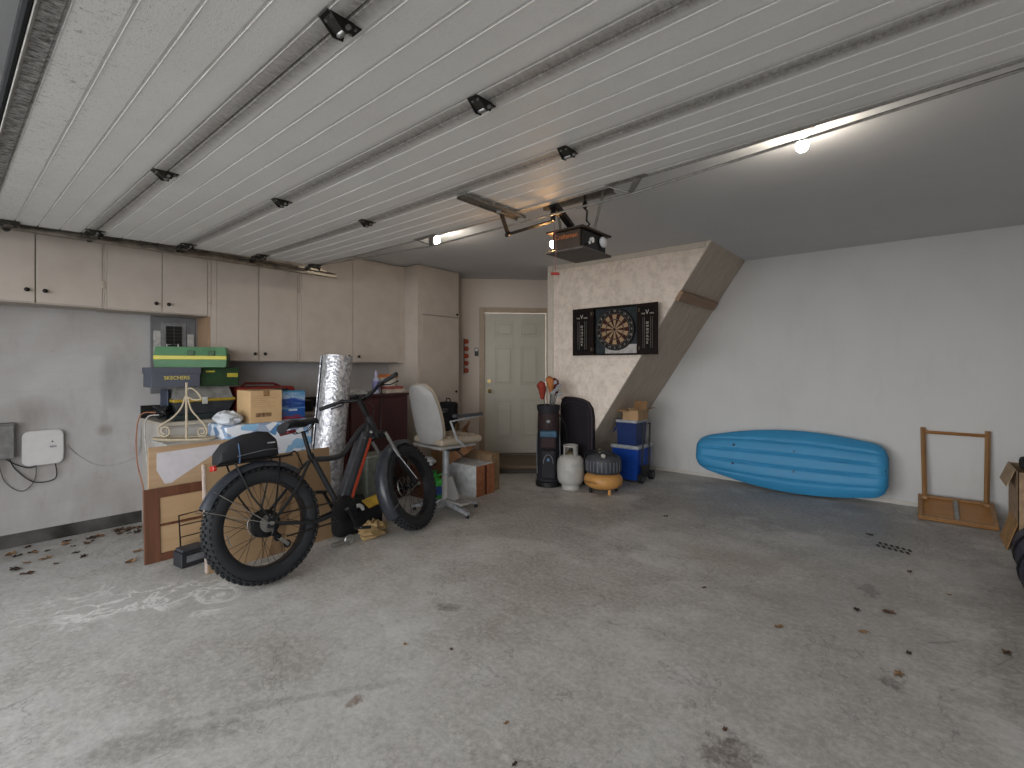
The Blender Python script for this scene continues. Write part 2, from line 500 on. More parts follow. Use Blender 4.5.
# wooden step in front of the door
stp = thing('door_step', 'low brown wooden step in front of the grey entry door', 'step', (XL, 4.66, 0), PI / 4)
MB().box(0.42, 1.72, -0.80, -0.055, 0.065, 0.105, 0.004).build('tread', wood('step_wood', '#6d5a45', '#4e3f30', 0), stp)
MB().box(0.44, 1.70, -0.78, -0.75, 0.0, 0.065, 0.002).build('riser', wood('step_riser', '#3b332a', '#28221c', 0), stp)
for x in (0.46, 1.05, 1.64):
    MB().box(x, x + 0.04, -0.75, -0.06, 0.0, 0.065).build('support', wood('step_riser', '#3b332a', '#28221c', 0), stp)

# stair enclosure: painted face + plywood soffit --------------------
def sx(z): return -1.61 - (ZC - z) / 1.53      # x of the sloped underside at height z
X0 = -3.615
face = MB().prism([(X0, YD, 0), (sx(0), YD, 0), (sx(ZC), YD, ZC), (X0, YD, ZC)], (0, 0.03, 0))
struct('wall_stair', face, wm_osb)
struct('wall_stair_side', MB().box(X0, X0 + 0.03, YD + 0.031, 6.38, 0, ZC), wm_osb)
def ply_mat():
    t = NT('soffit_plywood')
    v = t.mapping((1, 1, 1))
    n = t.noise(t.mapping((2.0, 7.0, 2.0)), 2.2, 6, 0.65, 0.6)
    n2 = t.noise(v, 30, 4, 0.6)
    base = t.ramp(n, 0.3, 0.7, hx('#a99c8e'), hx('#c2b4a4'))
    sp = t.ramp(n2, 0.66, 0.71)
    base = t.mix(t.math('MULTIPLY', sp, 0.6), base, hx('#d8d0c4'))
    t.lk(base, t.b.inputs['Base Color']); t.b.inputs['Roughness'].default_value = 0.85
    return t.m
th = 0.02
nx, nz = Vector((1.53, 0, -1)).normalized().x * th, Vector((1.53, 0, -1)).normalized().z * th
sof = MB().prism([(sx(0), YD + 0.031, 0), (sx(ZC), YD + 0.031, ZC), (sx(ZC) - 0.035, YD + 0.031, ZC), (sx(0) - 0.035, YD + 0.031, 0)], (0, YB - YD - 0.032, 0))
struct('wall_stair_soffit', sof, ply_mat())
struct('trim_4', MB().box(X0 - 0.012, X0 + 0.07, YD - 0.018, YD, 0.0, ZC, 0.003), white_trim)
struct('trim_5', MB().box(X0 + 0.071, sx(ZC) - 0.05, YD - 0.014, YD, ZC - 0.06, ZC, 0.003), white_trim)
# cleat nailed across the soffit
sl = math.atan2(1.53, 1)      # slope angle
cl = MB()
zc = 2.15; xc = sx(zc)
cM = Matrix.Translation((xc, 0, zc)) @ Matrix.Rotation(-sl, 4, 'Y')
cl.box(-0.055, 0.055, YD - 0.02, YB - 0.12, -0.045, -0.002, 0.003, cM)
tag(cl.build('wooden_cleat', wood('cleat_wood', '#8d6f52', '#735740', 1)), 'short brown wooden cleat nailed across the sloping plywood soffit', 'board')

# ------------------------------------------------------------------ overhead garage door
GX0, GX1 = -4.5, 0.5
def zd(x, y):
    k = 0.0075 * min(1, max(0, (y - 0.1) / 2.3))
    return 2.322 + 0.017 * (y - 0.16) + k * (x + 2.9) ** 2
def gdoor_mat(name, bottom=False):
    t = NT(name)
    x, y, z = t.xyz()
    n1 = t.noise(t.mapping((0.6, 30, 1)), 6.0, 5, 0.6)
    n2 = t.noise(t.mapping((10, 5, 1)), 7.0, 8, 0.8)
    n3 = t.noise(t.mapping((2.0, 2.0, 1)), 1.5, 4, 0.6)
    nf = t.noise(t.mapping((40, 150, 1)), 2.0, 4, 0.7)
    base = t.mix(t.math('MULTIPLY', t.ramp(n3, 0.35, 0.7), 0.3), hx('#e6e4e1'), hx('#d0cbc5'))
    base = t.mix(t.math('MULTIPLY', t.ramp(nf, 0.5, 0.7), 0.18), base, hx('#9d958c'))
    L = 0.5575
    def band(a, b):
        m = t.n.new('ShaderNodeMapRange'); m.interpolation_type = 'SMOOTHSTEP'
        m.inputs['From Min'].default_value = a; m.inputs['From Max'].default_value = b
        t.lk(y, m.inputs['Value']); return m.outputs[0]
    d = t.math('ADD', band(L - 0.10, L), 0.0)
    d = t.math('MAXIMUM', d, 0.0 if bottom else band(0.07, 0.0))
    d = t.math('MULTIPLY', d, t.ramp(n2, 0.05, 0.62))
    base = t.mix(t.math('MULTIPLY', d, 0.85), base, hx('#5d554c'))
    if bottom:
        b1 = band(0.068, 0.056)
        dd = t.math('MULTIPLY', b1, t.ramp(n2, 0.34, 0.60))
        base = t.mix(t.math('MULTIPLY', b1, 0.35), base, hx('#5d554c'))
        base = t.mix(t.math('MULTIPLY', dd, 0.92), base, hx('#221e1a'))
        b2 = t.math('MULTIPLY', band(0.30, 0.1), t.ramp(n2, 0.56, 0.66))
        base = t.mix(t.math('MULTIPLY', b2, 0.7), base, hx('#3c362f'))
        b3 = t.math('MULTIPLY', band(0.60, 0.1), t.ramp(nf, 0.60, 0.7))
        base = t.mix(t.math('MULTIPLY', b3, 0.5), base, hx('#4c453d'))
    t.lk(base, t.b.inputs['Base Color'])
    t.b.inputs['Roughness'].default_value = 0.55
    t.b.inputs['Specular IOR Level'].default_value = 0.25
    t.bump(nf, 0.35, 0.002)
    return t.m
gm = gdoor_mat('garage_door_skin'); gmb = gdoor_mat('garage_door_skin_mildewed', True)
gd = thing('garage_door', 'white ribbed sectional overhead door raised flat under the ceiling', 'garage door', (-2.0, 0.16, 2.32))
SEC = 0.5575
def section(y0, L, last=False):
    """underside profile with v-ribs, extruded in x with the door's sag"""
    rib = [0.06, 0.17, 0.28, 0.39, 0.50]
    prof = [(0.002, 0.006), (0.006, 0)]
    for r in rib:
        prof += [(r - 0.007, 0), (r - 0.002, 0.007), (r + 0.002, 0.007), (r + 0.004, -0.0012), (r + 0.008, 0)]
    prof += [(L - 0.006, 0), (L - 0.002, 0.006)]
    NX = 26
    vs = []; fs = []
    xs = [GX0 + (GX1 - GX0) * i / NX for i in range(NX + 1)]
    n = len(prof)
    for x in xs:
        for (py, pz) in prof: vs.append((x, py, zd(x, y0 + py) + pz))
        vs.append((x, L - 0.002, zd(x, y0 + L) + 0.045)); vs.append((x, 0.002, zd(x, y0) + 0.045))
    m = n + 2
    for i in range(NX):
        for k in range(m):
            k2 = (k + 1) % m
            fs.append((i * m + k, i * m + k2, (i + 1) * m + k2, (i + 1) * m + k))
    fs.append(tuple(range(m))); fs.append(tuple(NX * m + k for k in reversed(range(m))))
    return MB().add(vs, fs)
for i in range(4):
    o = section(0.16 + i * SEC, SEC).build('door_section', gmb if i == 0 else gm, gd)
    o.matrix_parent_inverse = Matrix.Translation((2.0, -0.16, -2.32))
    o.location = (0, 0.16 + i * SEC, 0)
GI = Matrix.Translation((2.0, -0.16, -2.32))
def gpart(mb, name, m):
    o = mb.build(name, m, gd); o.matrix_parent_inverse = GI; return o
seal = MB()
seal.tube([(GX0 + 5.0 * i / 20, 0.150, zd(GX0 + 5.0 * i / 20, 0.16) + 0.010) for i in range(21)], 0.012, 8)
gpart(seal, 'bottom_seal', rubber)
ret = MB()
ret.tube([(GX0 + 5.0 * i / 20, 0.166, zd(GX0 + 5.0 * i / 20, 0.16) - 0.001) for i in range(21)], 0.005, 6)
gpart(ret, 'seal_retainer', galv)
hinge_m = mat('hinge_steel', '#35332f', 0.4, 0.7)
def hinge(x, y):
    z = zd(x, y)
    mb = MB()
    mb.box(x - 0.03, x + 0.03, y - 0.075, y - 0.012, z - 0.005, z, 0.0015)
    mb.box(x - 0.03, x + 0.03, y + 0.012, y + 0.06, z - 0.005, z, 0.0015)
    mb.prism([(x - 0.032, y - 0.07, z), (x - 0.032, y + 0.03, z), (x - 0.032, y + 0.02, z - 0.04), (x - 0.032, y - 0.02, z - 0.045)], (0.004, 0, 0))
    mb.prism([(x + 0.028, y - 0.07, z), (x + 0.028, y + 0.03, z), (x + 0.028, y + 0.02, z - 0.04), (x + 0.028, y - 0.02, z - 0.045)], (0.004, 0, 0))
    mb.prism([(x - 0.03, y - 0.06, z - 0.006), (x + 0.03, y - 0.06, z - 0.006), (x + 0.03, y - 0.015, z - 0.034), (x - 0.03, y - 0.015, z - 0.034)], (0, 0.003, 0.003))
    HS = Matrix.Translation((x, y, z)) @ Matrix.Diagonal((0.78, 0.78, 0.8, 1)) @ Matrix.Translation((-x, -y, -z))
    mb.v = [tuple(HS @ Vector(q)) for q in mb.v]
    h = gpart(mb, 'hinge', hinge_m)
    p = MB().cyl((x - 0.045, y, z - 0.03), (x + 0.045, y, z - 0.03), 0.0085, 10)
    p.cyl((x - 0.02, y, z - 0.03), (x + 0.02, y, z - 0.03), 0.013, 10)
    p.v = [tuple(HS @ Vector(q)) for q in p.v]
    o = p.build('hinge_pin', steel, h)
    for dx in (-0.017, 0.017):
        b = MB().cyl((x + dx, y - 0.05, z - 0.006), (x + dx, y - 0.05, z - 0.014), 0.007, 6)
        b.cyl((x + dx, y + 0.04, z - 0.004), (x + dx, y + 0.04, z - 0.012), 0.007, 6)
        b.v = [tuple(HS @ Vector(q)) for q in b.v]
        b.build('bolt', steel, h)
for yy in (0.717, 1.275, 1.832):
    for xx in (-4.36, -2.78, -1.21, 0.36): hinge(xx, yy)
# truss rod with two posts along the far edge
rod = MB()
yr = 2.405
rod.tube([(-4.46, yr, 2.378), (-2.82, yr, 2.303), (-1.19, yr, 2.325), (0.47, yr, 2.432)], 0.0065, 6)
gpart(rod, 'truss_rod', galv)
for x, zb in ((-2.82, 2.303), (-1.19, 2.325)):
    z = zd(x, 2.38)
    mb = MB()
    mb.box(x - 0.12, x + 0.12, 2.325, 2.36, z - 0.004, z, 0.001)
    mb.tube([(x - 0.11, 2.355, z - 0.004), (x, 2.395, zb + 0.006)], 0.005, 6)
    mb.prism([(x + 0.05, 2.34, z), (x + 0.09, 2.36, z), (x + 0.015, 2.40, zb), (x - 0.015, 2.395, zb)], (0, 0.004, 0))
    for k in range(7): mb.cyl((x - 0.1 + k * 0.033, 2.342, z - 0.004), (x - 0.1 + k * 0.033, 2.342, z - 0.007), 0.006, 8)
    gpart(mb, 'truss_post', galv)
ob = MB(); ob.box(-1.965, -1.895, 1.86, 2.385, 2.338, 2.346, 0.002); ob.box(-1.967, -1.962, 1.86, 2.385, 2.325, 2.345); ob.box(-1.898, -1.893, 1.86, 2.385, 2.325, 2.345)
ob.box(-1.95, -1.91, 2.17, 2.23, 2.315, 2.343, 0.003)
gpart(ob, 'operator_bracket', galv)
# rollers on the left edge ride in the track
for yy in (0.30, 0.717, 1.275, 1.832, 2.35):
    mb = MB()
    z = zd(-4.45, yy)
    mb.box(-4.50, -4.42, yy - 0.05, yy + 0.05, z - 0.028, z - 0.001, 0.002)
    mb.cyl((-4.60, yy, z - 0.02), (-4.40, yy, z - 0.02), 0.006, 8)
    mb.cyl((-4.605, yy, z - 0.02), (-4.58, yy, z - 0.02), 0.022, 12)
    mb.cyl((-4.46, yy - 0.03, z - 0.028), (-4.46, yy - 0.03, z - 0.036), 0.008, 6)
    mb.cyl((-4.46, yy + 0.03, z - 0.028), (-4.46, yy + 0.03, z - 0.036), 0.008, 6)
    gpart(mb, 'edge_roller', hinge_m)

tr = thing('garage_door_track', 'horizontal steel roller track beside the wall cabinets', 'door track', (-4.59, 1.3, 2.32))
tm = mat('track_steel', '#857d72', 0.4, 0.6, scale=12, var=0.2)
def rel(mb, name, m, par):
    o = mb.build(name, m, par); o.matrix_parent_inverse = Matrix.Translation(-par.location); return o
mb = MB()
for i in range(1):
    y0, y1 = -0.10, 2.66
    mb.box(-4.632, -4.628, y0, y1, 2.305, 2.352)
    mb.box(-4.628, -4.57, y0, y1, 2.305, 2.308); mb.box(-4.628, -4.59, y0, y1, 2.349, 2.352)
    mb.box(-4.573, -4.57, y0, y1, 2.308, 2.318)
rel(mb, 'rail', tm, tr)
mb = MB()
mb.box(-4.665, -4.633, -0.1, 2.60, 2.352, 2.356); mb.box(-4.665, -4.661, -0.1, 2.60, 2.356, 2.385)
rel(mb, 'stiffener_angle', tm, tr)
for y in (0.9, 2.5):
    mb = MB(); mb.box(-4.66, -4.63, y, y + 0.004, 2.349, ZC); mb.box(-4.66, -4.656, y, y + 0.03, 2.349, ZC)
    rel(mb, 'hanger_strap', tm, tr)

# opener -----------------------------------------------------------
op = thing('garage_door_opener', 'black and brown chain drive opener hung from the ceiling with a glowing bulb', 'door opener', (-1.72, 2.74, 2.13))
housing = mat('opener_housing', '#3c2f26', 0.45, 0.3)
under = mat('opener_underside', '#57504b', 0.5, 0.3)
mb = MB(); mb.box(-1.83, -1.62, 2.585, 2.90, 2.145, 2.26, 0.004)
rel(mb, 'motor_housing', housing, op)
mb = MB(); mb.box(-1.87, -1.585, 2.565, 2.925, 2.128, 2.144, 0.004)
rel(mb, 'bottom_plate', under, op)
mb = MB(); mb.box(-1.87, -1.585, 2.565, 2.925, 2.261, 2.274, 0.003)
rel(mb, 'top_plate', housing, op)
mb = MB(); mb.box(-1.619, -1.612, 2.60, 2.89, 2.15, 2.255, 0.002)
for k in range(4): mb.cyl((-1.612, 2.63 + 0.03 * k, 2.17 + 0.01 * k), (-1.600, 2.63 + 0.03 * k, 2.17 + 0.01 * k), 0.008, 8)
rel(mb, 'end_panel', black_plastic, op)
mb = MB(); mb.ball((-1.597, 2.83, 2.215), (0.016, 0.042, 0.036)); rel(mb, 'side_bulb', mat('milk_glass', '#b8bac0', 0.3, var=0.02), op)
mb = MB(); mb.cyl((-1.615, 2.70, 2.205), (-1.596, 2.70, 2.205), 0.018, 12); mb.cyl((-1.6, 2.66, 2.18), (-1.594, 2.66, 2.18), 0.01, 10)
rel(mb, 'limit_dial', white_plastic, op)
warm = (1.0, 0.52, 0.18)
mb = MB(); mb.ball((-1.852, 2.61, 2.20), (0.013, 0.018, 0.024)); rel(mb, 'opener_bulb', mat('opener_bulb_glass', '#ffd9a0', 0.3, emit=OPENER_BULB * 8, emitc=warm), op)
om = mat('opener_lettering', '#b3642a', 0.5, var=0.02)
t_ = text('lettering', 'Craftsman', 0.042, om, op, frame((-1.725, 2.5835, 2.225), (1, 0, 0), (0, 0, 1))); t_.matrix_parent_inverse = Matrix.Translation(-op.location)
ra, rb, rc_ = Vector((-1.72, 2.64, 2.30)), Vector((-1.72, 2.36, 2.445)), Vector((-1.72, -0.45, 2.47))
mb = MB()
for p0, p1 in ((ra, rb), (rb, rc_)):
    Mr = frame(p0, p1 - p0, (1, 0, 0)); Lr = (p1 - p0).length
    mb.box(0, Lr, -0.020, 0.020, -0.012, 0.012, 0.001, Mr)
rel(mb, 'rail', dark_iron, op)
mb = MB()
for s_ in (-0.014, 0.014):
    o_ = Vector((s_, 0, -0.018)); mb.tube([ra + o_, rb + o_, rc_ + o_], 0.005, 6)
rel(mb, 'drive_chain', black_metal, op)
mb = MB(); mb.cbox((-1.72, 2.46, 2.365), (0.05, 0.09, 0.03), (-0.48, 0, 0), 0.004); mb.cbox((-1.735, 2.455, 2.325), (0.02, 0.03, 0.06), (0, 0, 0), 0.003)
rel(mb, 'trolley', black_metal, op)
mb = MB()
def bar(mb, a, b, w=0.03, t=0.008):
    a = Vector(a); b = Vector(b); d = b - a
    M = frame(a, d, (0, 1, 0) if abs(d.normalized().y) < 0.9 else (1, 0, 0))
    mb.box(-0.01, d.length + 0.01, -w / 2, w / 2, -t / 2, t / 2, 0.001, M)
bar(mb, (-1.935, 2.20, 2.32), (-1.95, 2.28, 2.215)); bar(mb, (-1.95, 2.28, 2.215), (-1.745, 2.455, 2.295), 0.026)
mb.cyl((-1.95, 2.265, 2.205), (-1.95, 2.295, 2.225), 0.014, 8)
rel(mb, 'door_arm', dark_iron, op)
mb = MB()
mb.box(-2.02, -1.47, 2.74, 2.743, 2.49, 2.525); mb.box(-2.02, -1.47, 2.743, 2.775, 2.49, 2.493)
for k in range(14): mb.cyl((-2.0 + k * 0.04, 2.74, 2.508), (-2.0 + k * 0.04, 2.737, 2.508), 0.009, 8)
rel(mb, 'hanger_angle', galv, op)
for x in (-1.98, -1.52):
    mb = MB(); mb.box(x, x + 0.03, 2.736, 2.74, 2.50, ZC); rel(mb, 'ceiling_strap', galv, op)
for a, b in (((-1.54, 2.733, 2.50), (-1.60, 2.72, 2.275)), ((-1.90, 2.733, 2.50), (-1.85, 2.72, 2.275))):
    mb = MB(); bar(mb, a, b, 0.032, 0.003); rel(mb, 'motor_strap', galv, op)
mb = MB()
mb.tube([(-1.66, 2.70, 2.52), (-1.655, 2.70, 2.46), (-1.67, 2.69, 2.43), (-1.64, 2.70, 2.40), (-1.65, 2.71, 2.34), (-1.62, 2.70, 2.31), (-1.68, 2.72, 2.275)], 0.006, 6)
mb.ball((-1.655, 2.70, 2.44), (0.016, 0.016, 0.03))
rel(mb, 'power_cord', black_plastic, op)
mb = MB(); mb.tube([(-1.73, 2.455, 2.30), (-1.765, 2.53, 2.20), (-1.775, 2.54, 1.995)], 0.0022, 5)
rel(mb, 'release_cord', mat('red_cord', '#8d5b55', 0.7), op)
mb = MB(); mb.tube([(-1.80, 2.53, 1.99), (-1.75, 2.545, 1.984)], 0.009, 8)
rel(mb, 'release_handle', mat('red_plastic', '#98251d', 0.5), op)

# ceiling bulbs ----------------------------------------------------
def ceiling_bulb(x, y, label):
    o = thing('ceiling_bulb', label, 'light bulb', (x, y, ZC), 0, 'bare bulbs in ceiling sockets')
    m = MB().lathe([(0.0, -0.045), (0.028, -0.045), (0.036, -0.035), (0.055, -0.012), (0.057, -0.001), (0.0, -0.001)], 20)
    m.build('lamp_holder', mat('porcelain', '#b9b6b0', 0.35, var=0.02), o)
    b = MB().lathe([(0.0, -0.128), (0.016, -0.124), (0.028, -0.110), (0.031, -0.093), (0.026, -0.075), (0.015, -0.058), (0.013, -0.046), (0.0, -0.046)], 18)
    b.build('bulb', mat('bulb_glass', '#fff2df', 0.3, emit=BULB * 2.4, emitc=(1.0, 0.90, 0.76)), o)
ceiling_bulb(-0.48, 2.97, 'lit bare ceiling bulb at right, beyond the raised door edge')
ceiling_bulb(-3.46, 3.02, 'lit bare ceiling bulb nearest the wall cabinets')

# ------------------------------------------------------------------ wall cabinets
knob_m = mat('knob_black', '#17130f', 0.35, 0.3)
hinge_paint = mat('painted_hinge', '#b3a698', 0.5)
gap_m = mat('cabinet_edge', '#8d8175', 0.7, var=0.04)
def knob(par, x, y, z, dirx=1):
    k = MB(); k.cyl((x, y, z), (x + 0.018, y, z), 0.006, 8); k.ball((x + 0.025, y, z), (0.010, 0.016, 0.016), 12, 8)
    return k.build('knob', knob_m, par)
def cabinet(name, label, x0, x1, y0, y1, z0, z1, doors, knobs, hinges=(), group=None, cat='cabinet', body_extra=None):
    c = thing(name, label, cat, (0, 0, 0), 0, group)
    c.location = ((x0 + x1) / 2, (y0 + y1) / 2, z0)
    inv = Matrix.Translation(-c.location)
    b = MB()
    b.box(x0, x1 - 0.022, y0, y1, z0, z1)
    fa, fb = doors[0][0] - 0.003, doors[-1][1] + 0.003
    b.box(x1 - 0.0215, x1 - 0.004, y0, fa, z0, z1); b.box(x1 - 0.0215, x1 - 0.004, fb, y1, z0, z1)
    b.box(x1 - 0.0215, x1 - 0.004, fa, fb, max(q[3] for q in doors) + 0.003, z1)
    o = b.build('body', cream, c); o.matrix_parent_inverse = inv
    for (a, bb, za, zb), (ky, kz) in zip(doors, knobs):
        d = MB().box(x1 - 0.0195, x1, a, bb, za, zb, 0.0025).build('door', cream, c); d.matrix_parent_inverse = inv
        k = knob(d, x1, ky, kz)
    for (hy, hz) in hinges:
        h = MB(); h.box(x1 - 0.002, x1 + 0.003, hy - 0.012, hy + 0.012, hz - 0.03, hz + 0.03, 0.001); h.cyl((x1 + 0.004, hy, hz - 0.03), (x1 + 0.004, hy, hz + 0.03), 0.004, 8)
        ho = h.build('hinge', hinge_paint, c); ho.matrix_parent_inverse = inv
    return c
XU = -5.015
Z1 = ZC - 0.012
cabinet('wall_cabinet', 'cream two door wall cabinet at the far left, above bare wall', XL, XU, 0.08, 0.872, 1.865, Z1,
        [(0.095, 0.474, 1.872, Z1 - 0.02), (0.481, 0.860, 1.872, Z1 - 0.02)], [(0.43, 1.96), (0.527, 1.96)], [(0.866, 2.05)], 'wall cabinets')
cabinet('wall_cabinet', 'short cream two door cabinet above the grey breaker panel', XL, XU, 0.875, 1.640, 1.858, Z1,
        [(0.892, 1.261, 1.865, Z1 - 0.02), (1.266, 1.612, 1.865, Z1 - 0.02)], [(1.215, 1.935), (1.305, 1.935)], [(1.626, 2.0)], 'wall cabinets')
cabinet('wall_cabinet', 'tall cream two door cabinet just right of the breaker panel', XL, XU, 1.643, 2.478, 1.445, Z1,
        [(1.69, 2.062, 1.452, Z1 - 0.02), (2.069, 2.452, 1.452, Z1 - 0.02)], [(2.02, 1.52), (2.115, 1.52)], [(2.465, 1.55), (2.465, 2.2)], 'wall cabinets')
cabinet('wall_cabinet', 'wide cream two door cabinet above the silver insulation roll', XL, XU, 2.481, 3.836, 1.440, Z1,
        [(2.50, 3.104, 1.447, Z1 - 0.02), (3.111, 3.75, 1.447, Z1 - 0.02)], [(3.045, 1.51), (3.17, 1.51)], [(3.775, 1.6), (3.775, 2.05), (3.775, 2.5)], 'wall cabinets')
cabinet('tall_cabinet', 'floor to ceiling cream cabinet with upper and lower doors beside entry door', XL, -4.75, 3.84, 4.54, 0.0, Z1,
        [(3.905, 4.525, 2.05, Z1 - 0.02), (3.905, 4.525, 0.10, 2.040)], [(4.485, 2.085), (4.47, 1.06)], [(3.885, 2.58), (3.885, 2.2), (3.885, 1.93), (3.885, 1.3)])
# bare plywood side of the tall cabinet next to the breaker panel
tag(MB().box(XL + 0.001, -5.04, 1.628, 1.6425, 1.30, 1.857, 0.001).build('wood_strip', wood('side_ply', '#9a7f66', '#856b54', 2)),
    'bare tan plywood strip right of the breaker panel', 'board')

# breaker panel
bp = thing('breaker_panel', 'grey electrical breaker panel on the wall behind the green case', 'electrical panel', (XL, 1.43, 1.15))
pg = mat('panel_grey', '#6a6b6e', 0.5, 0.3, var=0.05)
inv = Matrix.Translation(-bp.location)
def rp(mb, n, m): return rel(mb, n, m, bp)
rp(MB().box(XL + 0.001, XL + 0.02, 1.25, 1.61, 1.15, 1.856, 0.004), 'cover', pg)
rp(MB().box(XL + 0.02, XL + 0.026, 1.33, 1.53, 1.25, 1.80, 0.003), 'inner_cover', mat('panel_grey_light', '#78797b', 0.5, 0.2))
for k in range(8):
    for s_ in (0, 1):
        rp(MB().box(XL + 0.026, XL + 0.036, 1.365 + s_ * 0.065, 1.425 + s_ * 0.065, 1.737 - k * 0.032, 1.768 - k * 0.032, 0.002), 'breaker', black_plastic)
rp(MB().box(XL + 0.0265, XL + 0.028, 1.27, 1.325, 1.45, 1.72), 'label_sheet', mat('label_paper', '#a9a7a4', 0.8))
rp(MB().box(XL + 0.0265, XL + 0.028, 1.537, 1.59, 1.45, 1.70), 'label_sheet', mat('label_paper', '#a9a7a4', 0.8))

# grey utility box and white router panel on the left wall
ub = thing('utility_box', 'small grey metal utility box on the wall at far left', 'electrical box', (XL, 0.33, 0.70))
rel(MB().box(XL + 0.001, XL + 0.09, 0.22, 0.385, 0.70, 0.955, 0.004), 'box', mat('box_grey', '#6f6e6c', 0.5, 0.3), ub)
rel(MB().box(XL + 0.0, XL + 0.10, 0.215, 0.39, 0.955, 0.967, 0.003), 'lid', mat('box_grey', '#6f6e6c', 0.5, 0.3), ub)
rt = thing('wall_router', 'white rounded internet box on wall beside the grey utility box', 'router', (XL, 0.56, 0.63))
def rrect(y0, y1, z0, z1, rad, x):
    return [(x, cy + rad * math.cos(a), cz + rad * math.sin(a)) for cy, cz, a0 in ((y1 - rad, z1 - rad, 0), (y0 + rad, z1 - rad, PI / 2), (y0 + rad, z0 + rad, PI), (y1 - rad, z0 + rad, PI * 1.5)) for a in [a0 + PI / 2 * q / 5 for q in range(6)]]
rel(MB().prism(rrect(0.428, 0.668, 0.622, 0.892, 0.045, XL + 0.001), (0.045, 0, 0)).prism(rrect(0.434, 0.662, 0.628, 0.886, 0.042, XL + 0.046), (0.008, 0, 0)), 'shell', mat('router_white', '#b4b2b1', 0.45, var=0.02), rt)
rel(MB().cyl((XL + 0.055, 0.60, 0.80), (XL + 0.057, 0.60, 0.80), 0.006, 10), 'status_light', black_plastic, rt)
rel(MB().box(XL + 0.055, XL + 0.0555, 0.585, 0.625, 0.752, 0.768), 'emblem', mat('emblem_grey', '#8d8d92', 0.5), rt)
def cable(name, pts, r, m, label, cat='cable', sub=6, group=None):
    # Catmull-Rom smoothing
    P_ = [Vector(p) for p in pts]; P_ = [P_[0]] + P_ + [P_[-1]]
    out = []
    for i in range(1, len(P_) - 2):
        for k in range(sub):
            t = k / sub
            a, b, c, d = P_[i - 1], P_[i], P_[i + 1], P_[i + 2]
            out.append(0.5 * ((2 * b) + (c - a) * t + (2 * a - 5 * b + 4 * c - d) * t * t + (3 * b - a - 3 * c + d) * t ** 3))
    out.append(P_[-2])
    return out if name is None else tag(MB().tube(out, r, 6).build(name, m), label, cat, group)
cable('cable', [(XL + 0.05, 0.36, 0.70), (XL + 0.02, 0.40, 0.60), (XL + 0.03, 0.50, 0.49), (XL + 0.03, 0.62, 0.50), (XL + 0.03, 0.62, 0.62)], 0.004, black_plastic, 'black cable looping deepest, from grey box to white router')
cable('cable', [(XL + 0.05, 0.30, 0.70), (XL + 0.02, 0.34, 0.52), (XL + 0.02, 0.43, 0.43), (XL + 0.02, 0.50, 0.50), (XL + 0.03, 0.51, 0.62)], 0.003, mat('grey_cable', '#4b4a49', 0.6), 'thin grey cable hanging in a loop below the utility box')
cable('cable', [(XL + 0.05, 0.34, 0.70), (XL + 0.02, 0.40, 0.64), (XL + 0.02, 0.47, 0.605), (XL + 0.03, 0.51, 0.62)], 0.004, black_plastic, 'short black cable from utility box straight into router underside')
cable('cable', [(XL + 0.02, 0.69, 0.75), (XL + 0.006, 0.76, 0.66), (XL + 0.005, 0.88, 0.56), (XL + 0.005, 1.02, 0.55), (XL + 0.006, 1.16, 0.62), (XL + 0.02, 1.175, 0.85)], 0.003, mat('white_cable', '#a9a6a2', 0.6), 'white cable sagging along the wall right of the router')

# ------------------------------------------------------------------ counter and the stuff on it
ct = thing('counter', 'white base counter with black backsplash under the wall cabinets', 'counter', (-5.03, 1.82, 0))
cw = mat('counter_white', '#a9a49e', 0.6, var=0.05, scale=5)
rel(MB().box(XL + 0.001, -4.74, 1.19, 2.50, 0.0, 0.90, 0.003), 'body', cw, ct)
rel(MB().box(XL + 0.001, -4.715, 1.18, 2.51, 0.901, 0.935, 0.004), 'worktop', mat('worktop', '#a59d92', 0.5, var=0.04), ct)
rel(MB().box(XL + 0.001, XL + 0.02, 1.18, 2.90, 0.936, 1.045, 0.002), 'backsplash', mat('backsplash_black', '#1c1b1b', 0.4), ct)
rel(MB().box(-4.7395, -4.73, 1.22, 1.84, 0.10, 0.88, 0.002), 'door', cw, ct)
rel(MB().box(-4.7395, -4.73, 1.86, 2.48, 0.10, 0.88, 0.002), 'door', cw, ct)

# dark case under grey toolbox
tag(MB().box(-5.18, -4.78, 1.27, 1.78, 0.936, 0.985, 0.01, None, 2).build('tool_tray', mat('tray_dark', '#1f2a2b', 0.5)), 'flat black tray under the grey toolbox on the counter', 'tray')
tb = thing('toolbox', 'grey and black toolbox with a yellow stripe on the counter', 'toolbox', (-4.98, 1.53, 0.986))
tg = mat('toolbox_grey', '#7b7a77', 0.45)
def RB(mb, n, m, par=tb): return rel(mb, n, m, par)
def hexa(x0, x1, y0, y1, z0, z1, ix, iy):
    """box whose top is inset"""
    return MB().add([(x0, y0, z0), (x1, y0, z0), (x1, y1, z0), (x0, y1, z0), (x0 + ix, y0 + iy, z1), (x1 - ix, y0 + iy, z1), (x1 - ix, y1 - iy, z1), (x0 + ix, y1 - iy, z1)],
                    [(0, 3, 2, 1), (4, 5, 6, 7), (0, 1, 5, 4), (1, 2, 6, 5), (2, 3, 7, 6), (3, 0, 4, 7)])
RB(hexa(-5.16, -4.80, 1.29, 1.76, 1.09, 0.986, 0.03, 0.04), 'tub', mat('toolbox_black', '#34363a', 0.5))
RB(MB().box(-5.17, -4.79, 1.285, 1.77, 1.09, 1.115, 0.006), 'stripe', mat('yellow_band', '#a58b2d', 0.5))
RB(hexa(-5.15, -4.80, 1.30, 1.75, 1.116, 1.222, 0.06, 0.02), 'lid', tg)
